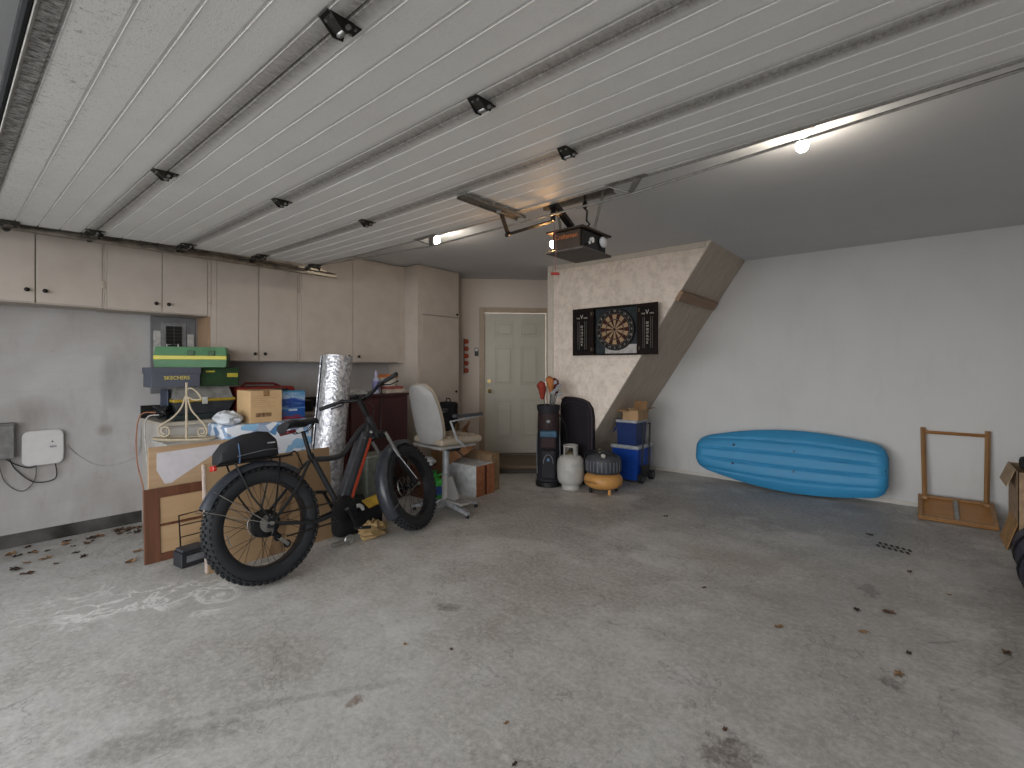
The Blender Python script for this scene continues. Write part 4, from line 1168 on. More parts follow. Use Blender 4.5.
# down tube with battery
dt = MB()
d0, d1 = BB + Vector((0.03, 0, 0.02)), HB + AX * 0.085 + Vector((-0.03, 0, 0.0))
Mdt = frame(d0, d1 - d0, (0, 1, 0))
Ld = (d1 - d0).length
dt.box(0, Ld, -0.036, 0.036, -0.046, 0.046, 0.02, Mdt, 3)
dto = bp_(dt, 'down_tube', fr_m)
MB().box(0.05, Ld - 0.07, -0.040, 0.040, 0.004, 0.066, 0.016, Mdt, 3).build('battery_pack', mat('battery_shell', '#35373c', 0.35), dto)
MB().box(0.05, Ld - 0.10, -0.0395, -0.036, -0.034, -0.012, 0.001, Mdt).build('orange_stripe', or_m, dto)
text('lettering', 'e', 0.05, mat('white_decal', '#b8b8b8', 0.5), dto, Mdt @ frame((Ld - 0.05, -0.0370, -0.005), (1, 0, 0), (0, 0, 1)))
MB().cyl(Mdt @ Vector((Ld - 0.12, -0.046, 0.035)), Mdt @ Vector((Ld - 0.12, -0.038, 0.035)), 0.009, 10).build('key_lock', steel, dto)
# fork (steers)
fk = MB()
crown = HB - AX * 0.02
fk.tube([MS @ (crown + Vector((0.0, -0.08, 0))), MS @ (crown + Vector((0.015, 0, 0.012))), MS @ (crown + Vector((0.0, 0.08, 0)))], 0.022, 10)
fk.tube([MS @ HB, MS @ crown], 0.024, 10)
AXF = Vector((WB, 0, RW))
for s_ in (-1, 1):
    a = crown + Vector((0, s_ * 0.08, 0.0)); b = AXF + Vector((-0.02, s_ * 0.08, 0.0))
    mid = a + (b - a) * 0.42
    fk.tube([MS @ mid, MS @ b], [0.021, 0.018], 10)
    fk.cbox(tuple(MS @ (b + Vector((0.01, 0, -0.0)))), (0.04, 0.014, 0.05), (0, 0, 0), 0.004)
fo = bp_(fk, 'fork', black_metal)
for s_ in (-1, 1):
    a = crown + Vector((0, s_ * 0.08, 0.02)); b = AXF + Vector((-0.02, s_ * 0.08, 0.0))
    MB().tube([MS @ a, MS @ (a + (b - a) * 0.5)], 0.0145, 10).build('stanchion', steel, fo)
MB().tube([MS @ (crown + Vector((0.02, -0.105, -0.12))), MS @ (AXF + Vector((-0.012, -0.102, 0.04)))], 0.0055, 6, flat=0.4).build('white_decal', mat('fork_decal', '#a9a9ab', 0.5), fo)
# headlight
MB().cyl(MS @ (crown + Vector((0.04, 0, 0.03))), MS @ (crown + Vector((0.10, 0, 0.03))), 0.026, 14).build('headlight', black_plastic, fo)
# fenders
def fender(cx, M, a0, a1, r=0.398, w=0.058):
    C = Matrix.Translation((cx, 0, RW)); Mw = (M @ C) if M is not None else C
    n = 30; prof = [(-w, -0.030), (-w * 0.9, -0.012), (-w * 0.5, 0.004), (0, 0.010), (w * 0.5, 0.004), (w * 0.9, -0.012), (w, -0.030)]
    vs = []; fs = []; k = len(prof)
    for i in range(n + 1):
        a = math.radians(a0 + (a1 - a0) * i / n)
        for (y, d) in prof: vs.append(((r + d) * math.cos(a), y, (r + d) * math.sin(a)))
    base = len(vs)
    for i in range(n + 1):
        a = math.radians(a0 + (a1 - a0) * i / n)
        for (y, d) in prof: vs.append(((r + d - 0.003) * math.cos(a), y * 0.97, (r + d - 0.003) * math.sin(a)))
    for i in range(n):
        for j in range(k - 1):
            q = (i * k + j, i * k + j + 1, (i + 1) * k + j + 1, (i + 1) * k + j)
            fs.append(q); fs.append(tuple(base + z for z in reversed(q)))
        for j in (0, k - 1): fs.append((i * k + j, (i + 1) * k + j, base + (i + 1) * k + j, base + i * k + j))
    for i in (0, n):
        for j in range(k - 1): fs.append((i * k + j, i * k + j + 1, base + i * k + j + 1, base + i * k + j))
    return MB().add(vs, fs, True, Mw), Mw
fm_, Mw = fender(0, None, 48, 155)
rfo = bp_(fm_, 'rear_fender', fend)
for s_ in (-1, 1):
    MB().tube([Mw @ Vector((-0.01, s_ * 0.095, 0.0)), Mw @ Vector((-0.375, s_ * 0.05, 0.16))], 0.0028, 6).build('stay', steel, rfo)
    MB().tube([Mw @ Vector((-0.01, s_ * 0.095, 0.0)), Mw @ Vector((-0.30, s_ * 0.05, 0.26))], 0.0028, 6).build('stay', steel, rfo)
fm_, Mw = fender(WB, MS, 78, 213)
ffo = bp_(fm_, 'front_fender', fend)
for s_ in (-1, 1):
    MB().tube([Mw @ Vector((-0.01, s_ * 0.10, 0.0)), Mw @ Vector((-0.20, s_ * 0.095, -0.06)), Mw @ Vector((-0.36, s_ * 0.05, -0.15))], 0.0028, 6).build('stay', steel, ffo)
# seat post and saddle
sp = MB().tube([ST - Vector((0, 0, 0.04)), Vector((0.335, 0, 0.94))], 0.0145, 12); sp.cyl(ST + Vector((0.004, 0, -0.02)), ST + Vector((-0.006, 0, 0.012)), 0.0225, 12)
bp_(sp, 'seat_post', black_metal)
sd = MB(); vs = []; fs = []
prof = [(-0.165, 0.070, 0.0), (-0.155, 0.085, 0.016), (-0.11, 0.095, 0.028), (-0.05, 0.075, 0.022), (0.01, 0.045, 0.014), (0.07, 0.028, 0.012), (0.12, 0.022, 0.010), (0.14, 0.012, 0.0)]
n = 14
for (x, wd, zt) in prof:
    for i in range(n):
        a = 2 * PI * i / n
        yy = wd * math.cos(a); zz = math.sin(a)
        zz = zt + (0.016 * zz if zz > 0 else 0.034 * zz * (1.0 if x < 0.05 else 0.6))
        vs.append((x, yy, zz))
for i in range(len(prof) - 1):
    for j in range(n): fs.append((i * n + j, i * n + (j + 1) % n, (i + 1) * n + (j + 1) % n, (i + 1) * n + j))
fs.append(tuple(range(n))); fs.append(tuple((len(prof) - 1) * n + j for j in reversed(range(n))))
SM = Matrix.Translation((0.335, 0, 0.988)) @ Matrix.Rotation(-0.12, 4, 'Y') @ Matrix.Diagonal((0.92, 1, 1.15, 1))
sd.add(vs, fs, True, SM)
so = bp_(sd, 'saddle', mat('saddle_vinyl', '#1d1f24', 0.4))
MB().box(-0.165, -0.09, -0.06, 0.06, -0.040, -0.018, 0.008, SM).build('red_tail_panel', mat('saddle_red', '#5c1420', 0.4), so)
rl = MB()
for s_ in (-1, 1): rl.tube([SM @ Vector((-0.11, s_ * 0.022, -0.02)), SM @ Vector((-0.06, s_ * 0.022, -0.048)), SM @ Vector((0.03, s_ * 0.022, -0.048)), SM @ Vector((0.10, s_ * 0.01, -0.01))], 0.004, 6)
rl.build('saddle_rail', black_metal, so)
# stem, handlebar (steers)
stm = MB()
SC_ = HT + AX * 0.15
stm.tube([MS @ (HT + AX * 0.0), MS @ SC_], 0.021, 12); BC = SC_ + Vector((0.045, 0, 0.02)); stm.tube([MS @ SC_, MS @ BC], 0.019, 10)
stm.cyl(MS @ (BC + Vector((0, -0.028, 0))), MS @ (BC + Vector((0, 0.028, 0))), 0.024, 14)
bp_(stm, 'stem', black_metal)
hbm = MB()
hpts = []
for s_ in (-1, 1):
    pass
half = [(0, 0, 0), (0.0, 0.06, 0.0), (-0.002, 0.12, 0.022), (-0.01, 0.18, 0.045), (-0.05, 0.36, 0.05)]
def hpos(p, s_): return BC + Vector((p[0], s_ * p[1] * 1.07, p[2] - s_ * p[1] * 0.07))
hpts = [hpos(p, -1) for p in reversed(half)] + [hpos(p, 1) for p in half[1:]]
hbm.tube([MS @ p for p in hpts], 0.0135, 10)
ho = bp_(hbm, 'handlebar', black_metal)
for s_ in (-1, 1):
    a, b = hpos((-0.024, 0.245, 0.047), s_), hpos((-0.054, 0.375, 0.0505), s_)
    MB().tube([MS @ a, MS @ b], 0.0175, 12).build('grip', rubber, ho)
    c = hpos((-0.008, 0.19, 0.046), s_)
    lv = MB(); lv.tube([MS @ c, MS @ (c + Vector((0.035, s_ * 0.01, -0.008))), MS @ (c + Vector((0.055, s_ * 0.05, -0.02))), MS @ (c + Vector((0.025, s_ * 0.15, -0.022)))], 0.0065, 8)
    lv.cyl(MS @ (c + Vector((0, -0.012, 0))), MS @ (c + Vector((0, 0.012, 0))), 0.019, 12)
    lv.build('brake_lever', black_metal, ho)
MB().cbox(tuple(MS @ (BC + Vector((-0.02, 0.055, 0.03)))), (0.05, 0.065, 0.018), (0, 0.5, 0.26), 0.005).build('display', black_plastic, ho)
bp_(MB().tube([MS @ p for p in cable(None, [tuple(hpos((0.03, 0.17, 0.04), -1)), (HX + 0.15, -0.05, HZ + 0.10), (HX + 0.10, -0.04, HZ - 0.05), (HX + 0.07, -0.03, HZ - 0.17)], 0, None, None)], 0.003, 6), 'brake_cable', black_plastic)
bp_(MB().tube([MS @ p for p in cable(None, [tuple(hpos((0.03, 0.17, 0.04), 1)), (HX + 0.13, 0.03, HZ + 0.12), (HX + 0.09, 0.02, HZ - 0.02), (HX + 0.05, -0.01, HZ - 0.14)], 0, None, None)], 0.003, 6), 'brake_cable', black_plastic)
# drivetrain (right side, y negative)
cr = MB()
Mc = Matrix.Translation(BB) @ Matrix.Rotation(PI / 2, 4, 'X')
cr.lathe([(0, 0.045), (0.09, 0.045), (0.098, 0.052), (0.10, 0.058), (0.085, 0.064), (0.03, 0.07), (0, 0.07)], 30, Mc)
co = bp_(cr, 'chainring_guard', black_metal)
for a_, s_ in ((-0.25, -1), (-0.25 + PI, 1)):
    c = BB + Vector((0, s_ * 0.085, 0)); e = c + Vector((0.165 * math.cos(a_ - 0.9), 0, 0.165 * math.sin(a_ - 0.9)))
    MB().tube([c, e], [0.015, 0.011], 10).build('crank_arm', black_metal, co)
    MB().cbox(tuple(e + Vector((0, s_ * 0.06, 0))), (0.095, 0.09, 0.022), (0, 0.2, 0), 0.006).build('pedal', black_plastic, co)
MB().cyl(BB + Vector((0, -0.071, 0)), BB + Vector((0, -0.095, 0)), 0.012, 10).build('crank_bolt', steel, co)
ch = MB(); ch.tube([(BB.x - 0.01, -0.06, BB.z + 0.068), (0.01, -0.066, RW + 0.045)], 0.004, 6, flat=1.6); ch.tube([(BB.x - 0.02, -0.06, BB.z - 0.068), (0.10, -0.066, RW - 0.11)], 0.004, 6, flat=1.6)
bp_(ch, 'chain', dark_iron)
de = MB(); de.cbox((0.015, -0.095, RW - 0.045), (0.03, 0.012, 0.08), (0, 0.4, 0), 0.004)
de.tube([(0.02, -0.09, RW - 0.07), (0.045, -0.085, RW - 0.10)], 0.015, 8)
deo = bp_(de, 'rear_derailleur', black_metal)
for (x, z) in ((0.04, RW - 0.10), (0.095, RW - 0.155)):
    MB().cyl((x, -0.075, z), (x, -0.065, z), 0.026, 14).build('jockey_wheel', black_plastic, deo)
MB().cbox((0.068, -0.08, RW - 0.128), (0.095, 0.004, 0.022), (0, 0.79, 0), 0.001).build('cage', steel, deo)
# kickstand on the left side
bp_(MB().tube([(0.30, 0.06, 0.30), (0.27, 0.17, 0.04)], [0.012, 0.009], 8), 'kickstand', black_metal)
# rear rack
rk = MB()
zr = 0.785
loop = [(0.20, -0.055), (0.22, -0.03), (0.22, 0.03), (0.20, 0.055), (-0.20, 0.06), (-0.26, 0.045), (-0.26, -0.045), (-0.20, -0.06)]
rk.tube([(x, y, zr) for x, y in loop], 0.0065, 8, closed=True)
for s_ in (-1, 1):
    rk.tube([(0.005, s_ * 0.10, RW + 0.01), (0.06, s_ * 0.085, 0.55), (0.12, s_ * 0.055, zr)], 0.006, 8)
    rk.tube([(0.005, s_ * 0.10, RW + 0.01), (-0.10, s_ * 0.09, 0.56), (-0.17, s_ * 0.06, zr)], 0.006, 8)
rk.tube(cable(None, [(0.21, 0, zr), (0.26, 0, zr + 0.02), (0.29, 0, 0.74), (0.30, 0, 0.70)], 0, None, None), 0.005, 8)
for x in (-0.13, 0.0, 0.12): rk.tube([(x, -0.057, zr), (x, 0.057, zr)], 0.005, 6)
rko = bp_(rk, 'rear_rack', black_metal)
MB().box(-0.285, -0.262, -0.03, 0.03, zr - 0.03, zr + 0.004, 0.005).build('tail_light', mat('tail_light_red', '#a3261c', 0.3), rko)

# rack bag: top level
rbag = thing('rack_bag', 'black trunk bag with grey reflective stripe strapped on the rear rack', 'bag', (-3.185, 1.385, 0.012))
rbag.rotation_euler = bk.rotation_euler
bb_ = MB(); vs = []; fs = []
BAGX = -0.03
secs = [(-0.225, 0.055, 0.03), (-0.215, 0.075, 0.075), (-0.17, 0.085, 0.125), (-0.08, 0.088, 0.165), (0.02, 0.088, 0.18), (0.09, 0.083, 0.165), (0.135, 0.07, 0.12), (0.145, 0.05, 0.06)]
n = 16; zb = zr + 0.008
random.seed(2)
for (x, wd, h) in secs:
    for i in range(n):
        a = 2 * PI * i / n
        cy = math.copysign(abs(math.cos(a)) ** 0.5, math.cos(a)); cz = math.copysign(abs(math.sin(a)) ** 0.6, math.sin(a))
        vs.append((x + BAGX, wd * cy, zb + h * (0.5 + 0.5 * cz) + (random.uniform(-0.005, 0.006) if cz > 0.2 else 0)))
for i in range(len(secs) - 1):
    for j in range(n): fs.append((i * n + j, i * n + (j + 1) % n, (i + 1) * n + (j + 1) % n, (i + 1) * n + j))
fs.append(tuple(range(n))); fs.append(tuple((len(secs) - 1) * n + j for j in reversed(range(n))))
bb_.add(vs, fs, True); bb_.build('body', mat('bag_nylon', '#1b1c20', 0.75, bump=0.3, scale=40), rbag)
MB().tube([(0.10, -0.080, zb + 0.045), (0.01, -0.0895, zb + 0.048), (-0.10, -0.091, zb + 0.036), (-0.16, -0.088, zb + 0.03)], 0.013, 6, flat=0.25).build('reflective_stripe', mat('reflective_grey', '#7f8084', 0.5), rbag)
MB().box(0.03, 0.08, -0.0915, -0.089, zb + 0.085, zb + 0.094).build('logo_patch', mat('logo_grey', '#8e9096', 0.5), rbag)
for x in (-0.15, ):
    MB().tube([(x, -0.075, zb - 0.012), (x, -0.092, zb + 0.03), (x, -0.088, zb + 0.10), (x, -0.05, zb + 0.132), (x, 0.05, zb + 0.132), (x, 0.09, zb + 0.09), (x, 0.08, zb - 0.01)], 0.008, 6, flat=0.4).build('strap', mat('strap_blue', '#36506e', 0.6), rbag)

# ------------------------------------------------------------------ office chair
chs = thing('office_chair', 'white shell swivel chair with beige cushion facing away, behind the bicycle', 'chair', (-3.50, 3.17, 0), math.radians(-6))
shell = mat('chair_shell', '#83817f', 0.45, var=0.03)
cush = mat('chair_vinyl', '#8c8172', 0.5, var=0.03)
chm = mat('chair_metal', '#95979a', 0.4, 0.2)
# local: +y forward, x right
def shell_mesh(w, h, curve, thick, x0=0, n=12, m=12, rw=0.25):
    """rounded upright panel in x-z, bowed in y"""
    vs = []; fs = []
    for side in (0, 1):
        for j in range(m + 1):
            v = j / m
            wj = w * (0.80 + 0.20 * math.sin(PI * min(1, v * 0.9 + 0.15)))
            if v > 0.8: wj *= math.sqrt(max(0.05, 1 - ((v - 0.8) / 0.2) ** 2 * 0.75))
            if v < 0.15: wj *= 0.82 + 0.18 * v / 0.15
            for i in range(n + 1):
                u = -1 + 2 * i / n
                y = curve * (u * u) + 0.10 * (v - 0.15) ** 2 * -0.6 + (thick if side else 0) * (1 - abs(u) ** 4 * 0.6)
                vs.append((u * wj / 2, y, h * v))
    K = (n + 1); S_ = K * (m + 1)
    for j in range(m):
        for i in range(n):
            q = (j * K + i, j * K + i + 1, (j + 1) * K + i + 1, (j + 1) * K + i)
            fs.append(q); fs.append(tuple(S_ + t for t in reversed(q)))
    for j in range(m):
        for i in (0, n): fs.append((j * K + i, (j + 1) * K + i, S_ + (j + 1) * K + i, S_ + j * K + i))
    for i in range(n):
        for j in (0, m): fs.append((j * K + i, j * K + i + 1, S_ + j * K + i + 1, S_ + j * K + i))
    return vs, fs
Mb = Matrix.Translation((0, -0.22, 0.68)) @ Matrix.Rotation(math.radians(10), 4, 'X')
v1, f1 = shell_mesh(0.46, 0.56, 0.05, -0.02)
MB().add(v1, f1, True, Mb).build('back_shell', shell, chs)
v1, f1 = shell_mesh(0.45, 0.56, 0.05, 0.055)
MB().add(v1, f1, True, Mb @ Matrix.Translation((0, 0.005, 0.005))).build('back_cushion', cush, chs)
se = MB()
se.box(-0.235, 0.235, -0.22, 0.27, 0.665, 0.735, 0.032, None, 3)
seo = se.build('seat', cush, chs)
for k in range(4): MB().tube([(-0.20, -0.1 + k * 0.1, 0.737), (0.20, -0.1 + k * 0.1, 0.737)], 0.010, 8).build('cushion_roll', cush, seo)
MB().box(-0.22, 0.22, -0.23, 0.20, 0.635, 0.664, 0.012, None, 2).build('seat_pan', shell, chs)
for s_ in (-1, 1):
    ar = MB(); ar.tube([(s_ * 0.20, 0.05, 0.65), (s_ * 0.29, 0.0, 0.66), (s_ * 0.30, -0.10, 0.74), (s_ * 0.29, -0.16, 0.90), (s_ * 0.28, 0.02, 0.915), (s_ * 0.28, 0.20, 0.935)], 0.012, 8)
    a = ar.build('armrest', chm, chs)
    MB().box(s_ * 0.28 - 0.025, s_ * 0.28 + 0.025, -0.12, 0.22, 0.93, 0.958, 0.01, None, 2, ).build('arm_pad', mat('arm_pad_grey', '#3a3c40', 0.5), a)
MB().lathe([(0.0, 0.36), (0.032, 0.36), (0.032, 0.60), (0.05, 0.615), (0.06, 0.634), (0, 0.634)], 18).build('gas_lift', chm, chs)
MB().lathe([(0.0, 0.08), (0.045, 0.08), (0.045, 0.12), (0.038, 0.14), (0.038, 0.355), (0.05, 0.36), (0, 0.36)], 18).build('column', shell, chs)
tl = MB(); tl.box(-0.06, 0.16, -0.06, 0.06, 0.60, 0.632, 0.006); tl.tube([(0.10, 0.03, 0.61), (0.19, 0.06, 0.55)], 0.008, 8)
tl.build('tilt_mechanism', black_plastic, chs)
for k in range(5):
    a = math.radians(-70 + 72 * k)
    lg = MB()
    L = 0.33
    Ml = Matrix.Rotation(a, 4, 'Z')
    lg.add([(0.02, -0.03, 0.075), (0.02, 0.03, 0.075), (0.02, 0.026, 0.125), (0.02, -0.026, 0.125), (L, -0.02, 0.028), (L, 0.02, 0.028), (L, 0.016, 0.055), (L, -0.016, 0.055)],
           [(0, 3, 2, 1), (4, 5, 6, 7), (0, 1, 5, 4), (1, 2, 6, 5), (2, 3, 7, 6), (3, 0, 4, 7)], False, Ml)
    lo = lg.build('leg', chm, chs)
    MB().lathe([(0, 0.0), (0.018, 0.0), (0.02, 0.008), (0.012, 0.03), (0, 0.03)], 12, Ml @ Matrix.Translation((L - 0.015, 0, 0))).build('glide', black_plastic, lo)
fp = MB()
fp.prism([(0.04, -0.01, 0.34), (0.09, -0.01, 0.35), (0.20, -0.01, 0.16), (0.13, -0.01, 0.12), (0.05, -0.01, 0.13)], (0, 0.02, 0))
fp.box(0.04, 0.30, -0.05, 0.06, 0.115, 0.135, 0.004)
fp.build('foot_plate', shell, chs)

# things behind the chair
wbx = thing('white_box', 'white carton with orange brown end beside the chair base', 'box', (-3.9, 3.84, 0))
rel(MB().box(-4.15, -3.612, 3.70, 3.99, 0.0, 0.33, 0.003), 'box', mat('box_white', '#b0b1b2', 0.7), wbx)
rel(MB().box(-3.612, -3.608, 3.702, 3.988, 0.002, 0.328), 'brown_end', mat('box_orange_brown', '#8a5638', 0.7), wbx)
rel(MB().box(-3.608, -3.606, 3.83, 3.86, 0.01, 0.32), 'dark_band', mat('box_band', '#40170f', 0.7), wbx)
carton('cardboard_box', 'plain brown carton behind the white box near the entry step', -4.20, -3.66, 4.0, 4.13, 0.0, 0.41, mat('carton_brown', '#7c674f', 0.85), True)
oc = thing('open_carton', 'open orange brown carton tipped on top of the white box', 'cardboard box', (-3.93, 3.82, 0.41))
oc.rotation_euler = (0.25, -0.55, 0.3)
om_ = mat('carton_orange', '#8a6142', 0.85)
x = MB(); x.box(-0.15, 0.15, -0.12, 0.12, 0.0, 0.004); x.box(-0.15, -0.146, -0.12, 0.12, 0.004, 0.2); x.box(0.146, 0.15, -0.12, 0.12, 0.004, 0.2); x.box(-0.146, 0.146, -0.12, -0.116, 0.004, 0.2); x.box(-0.146, 0.146, 0.116, 0.12, 0.004, 0.2)
x.build('box', om_, oc)
MB().cbox((0.20, 0, 0.23), (0.12, 0.235, 0.004), (0, -0.6, 0)).build('flap', om_, oc)
MB().cbox((0, -0.17, 0.22), (0.29, 0.11, 0.004), (-0.4, 0, 0)).build('flap', om_, oc)
carton('cardboard_box', 'tall brown carton under the black backpack beside the tall cabinet', -4.62, -4.28, 3.94, 4.18, 0.0, 0.56, card_dark, False)
bpk = thing('backpack', 'black backpack sitting on cartons behind the white chair', 'backpack', (-4.44, 4.06, 0.561), math.radians(20))
bpm = MB(); bpm.box(-0.11, 0.11, -0.07, 0.07, 0.0, 0.40, 0.035, None, 3); bpm.build('body', black_fabric, bpk)
MB().box(-0.085, 0.085, -0.12, -0.07, 0.03, 0.20, 0.02, None, 2).build('front_pocket', black_fabric, bpk)
MB().box(0.111, 0.14, -0.05, 0.04, 0.05, 0.14, 0.012, None, 2).build('side_pouch', mat('pouch_brown', '#6a5538', 0.8), bpk)
MB().tube([(-0.03, 0, 0.40), (-0.02, 0, 0.44), (0.02, 0, 0.44), (0.03, 0, 0.40)], 0.008, 6).build('handle', black_fabric, bpk)
jg = thing('green_jug', 'bright green plastic jug on the floor behind the front wheel', 'jug', (-3.90, 3.42, 0), math.radians(50))
gj = mat('jug_green', '#2e8a32', 0.4, var=0.05)
jb = MB(); jb.box(-0.09, 0.09, -0.055, 0.055, 0.001, 0.21, 0.025, None, 3); jb.lathe([(0.06, 0.205), (0.045, 0.235), (0.022, 0.25), (0.022, 0.27), (0, 0.27)], 14, Matrix.Translation((-0.03, 0, 0)))
jb.build('body', gj, jg)
MB().tube([(0.0, 0, 0.24), (0.045, 0, 0.265), (0.085, 0, 0.235), (0.085, 0, 0.19)], 0.013, 8).build('handle', gj, jg)
MB().cyl((-0.03, 0, 0.271), (-0.03, 0, 0.30), 0.026, 14).build('cap', mat('jug_cap', '#1d5f24', 0.4), jg)
MB().box(-0.06, 0.06, -0.0575, -0.0555, 0.05, 0.14, 0.0).build('label_sticker', mat('jug_label', '#1f3f7c', 0.5), jg)
carton('cardboard_box', 'dark carton with the white film bag on top behind front wheel', -4.22, -4.02, 3.30, 3.52, 0.0, 0.33, mat('carton_dark_brown', '#5b3a2a', 0.85), False)  # cardboard in a darker red-brown than the other cartons
crumple('plastic_bag', mat('white_film', '#b9bdc2', 0.4, var=0.03), 'crumpled white plastic bag near the green jug', 'bag', (-4.07, 3.41, 0.331), (0.09, 0.10, 0.05), 9)

# entry wall accessories
kp = thing('door_keypad', 'small black and white opener button on wall left of the entry door', 'wall button', (0, 0, 0))
kp.matrix_world = MD
MB().box(0.545, 0.60, -0.022, -0.001, 1.545, 1.665, 0.004).build('body', black_plastic, kp)
MB().box(0.553, 0.592, -0.026, -0.022, 1.615, 1.655, 0.002).build('button', white_plastic, kp)
oh = thing('clip_strip', 'hanging strip of orange plastic clips beside the tall cabinet', 'tool holder', (0, 0, 0))
oh.matrix_world = MD
orr = mat('orange_plastic', '#a3452a', 0.5)
MB().box(0.385, 0.40, -0.03, -0.001, 1.29, 1.80, 0.003).build('backing', mat('backing_dark', '#4d2018', 0.6), oh)
for k in range(5): MB().ball((0.425, -0.03, 1.335 + k * 0.105), (0.035, 0.028, 0.036), 12, 8).build('clip', orr, oh)

# ------------------------------------------------------------------ stair wall: dartboard cabinet
db = thing('dartboard_cabinet', 'open black dartboard cabinet with chalk scoreboards on the stair wall', 'dartboard', (-2.645, YD, 1.82))
YS = YD - 0.004
blk = mat('cabinet_black', '#1c1412', 0.7, var=0.1, spec=0.15)
gry = mat('cabinet_felt', '#33393c', 0.9, spec=0.1)
def rdb(mb, n, m): return rel(mb, n, m, db)
x0, x1, z0, z1 = -2.94, -2.36, 1.525, 2.082
mb = MB(); mb.box(x0, x1, YS - 0.02, YS, z0, z1); mb.box(x0, x0 + 0.018, YS - 0.075, YS - 0.02, z0, z1); mb.box(x1 - 0.018, x1, YS - 0.075, YS - 0.02, z0, z1)
mb.box(x0 + 0.018, x1 - 0.018, YS - 0.075, YS - 0.02, z0, z0 + 0.018); mb.box(x0 + 0.018, x1 - 0.018, YS - 0.075, YS - 0.02, z1 - 0.018, z1)
rdb(mb, 'case', blk)
rdb(MB().box(x0 + 0.018, x1 - 0.018, YS - 0.022, YS - 0.0205, z0 + 0.018, z1 - 0.018), 'backing', gry)
# doors folded open flat against the wall (slightly proud)
for s_, hx_ in ((-1, x0), (1, x1)):
    a = 0.04 if s_ < 0 else -0.17
    Md = Matrix.Translation((hx_, YS - 0.055, 0)) @ Matrix.Rotation(s_ * -0.0 - (-s_) * a * 0.9, 4, 'Z')
    w_ = 0.278
    if s_ < 0: bx = (-w_, -0.002)
    else: bx = (0.002, w_ * 0.86)
    d = MB().box(bx[0], bx[1], -0.016, 0.0, z0, z1, 0.002, Md)
    do = rdb(d, 'door', blk)
    sb_ = MB().box(bx[0] + 0.03, bx[1] - 0.04, -0.0175, -0.0161, z0 + 0.04, z1 - 0.04, 0, Md)
    sbo = sb_.build('scoreboard', mat('slate', '#1d1a19', 0.85, spec=0.1), do)
    wm = mat('chalk_white', '#b4b0a8', 0.7, var=0.02)
    xm = (bx[0] + bx[1]) / 2 - 0.005
    fr_ = lambda x_, z_: Md @ frame((x_, -0.019, z_), (1, 0, 0), (0, 0, 1))
    text('lettering', 'V', 0.07, wm, do, fr_(xm, z1 - 0.10))
    text('lettering', 'THE', 0.026, wm, do, fr_(xm - 0.05, z1 - 0.115)); text('lettering', 'VIPER', 0.022, wm, do, fr_(xm + 0.055, z1 - 0.115))
    text('lettering', '20  19  18  17  16  15  B'.replace('  ', '\n'), 0.036, wm, do, fr_(xm, (z0 + z1) / 2 - 0.045))
    ln = MB()
    for dx in (-0.055, -0.035, 0.04, 0.062): ln.box(xm + dx, xm + dx + 0.003, -0.0195, -0.0176, z0 + 0.07, z1 - 0.15, 0, Md)
    ln.build('chalk_line', mat('chalk_grey', '#77746f', 0.7), do)
    hg = MB()
    for zz in (z0 + 0.07, z1 - 0.07): hg.box(-0.02, 0.02, -0.0195, -0.016, zz - 0.02, zz + 0.02, 0.001, Md)
    hg.build('hinge', mat('hinge_bronze', '#5e5344', 0.4, 0.6), do)
# dart board
BCx, BCz, BR = -2.655, 1.815, 0.238
MBd = Matrix.Translation((BCx, YS - 0.022, BCz)) @ Matrix.Rotation(PI / 2, 4, 'X')
rim = MB().lathe([(0, 0), (BR, 0), (BR, 0.030), (BR - 0.006, 0.036), (0, 0.036)], 48, MBd)
bo = rdb(rim, 'board', mat('board_black', '#1d1a19', 0.8))
cre = mat('sisal_cream', '#9c8465', 0.85, var=0.04); drk = mat('sisal_red_dark', '#38180f', 0.85, var=0.04); rdd = mat('sisal_black', '#2a1d18', 0.85)
def ring(mb, r0, r1, a0, a1, z, n=4):
    vs = []; fs = []
    for i in range(n + 1):
        a = a0 + (a1 - a0) * i / n
        vs += [(r0 * math.cos(a), r0 * math.sin(a), z), (r1 * math.cos(a), r1 * math.sin(a), z)]
    for i in range(n): fs.append((2 * i, 2 * i + 1, 2 * i + 3, 2 * i + 2))
    mb.add(vs, fs, False, MBd)
A_, B_, C_ = MB(), MB(), MB()
st0 = PI / 20
for k in range(20):
    a0 = -st0 + k * 2 * st0 + 0; a1 = a0 + 2 * st0
    (A_ if k % 2 else B_).__class__
    tgt = B_ if k % 2 == 1 else A_
    alt = C_ if k % 2 == 1 else B_
    if k % 2 == 1:
        ring(A_, 0.014, 0.182, a0, a1, 0.037)
    else:
        ring(B_, 0.014, 0.182, a0, a1, 0.037)
    ring(A_ if k % 2 == 0 else B_, 0.105, 0.118, a0, a1, 0.0375) if k % 2 == 1 else None
    ring(C_, 0.170, 0.184, a0, a1, 0.0376)
A_.build('cream_segments', cre, bo); B_.build('red_segments', drk, bo); C_.build('double_ring', rdd, bo)
MB().lathe([(0, 0.0375), (0.016, 0.0375), (0.016, 0.039), (0, 0.039)], 20, MBd).build('bullseye', drk, bo)
wire = MB()
for r_ in (0.184, 0.118, 0.231): wire.tube([MBd @ Vector((r_ * math.cos(a), r_ * math.sin(a), 0.0385)) for a in [2 * PI * i / 48 for i in range(48)]], 0.0012, 4, closed=True)
for k in range(20):
    a = (k + 0.5) * PI / 10
    wire.tube([MBd @ Vector((0.016 * math.cos(a), 0.016 * math.sin(a), 0.0385)), MBd @ Vector((0.188 * math.cos(a), 0.188 * math.sin(a), 0.0385))], 0.001, 4)
wire.build('wire_spider', steel, bo)
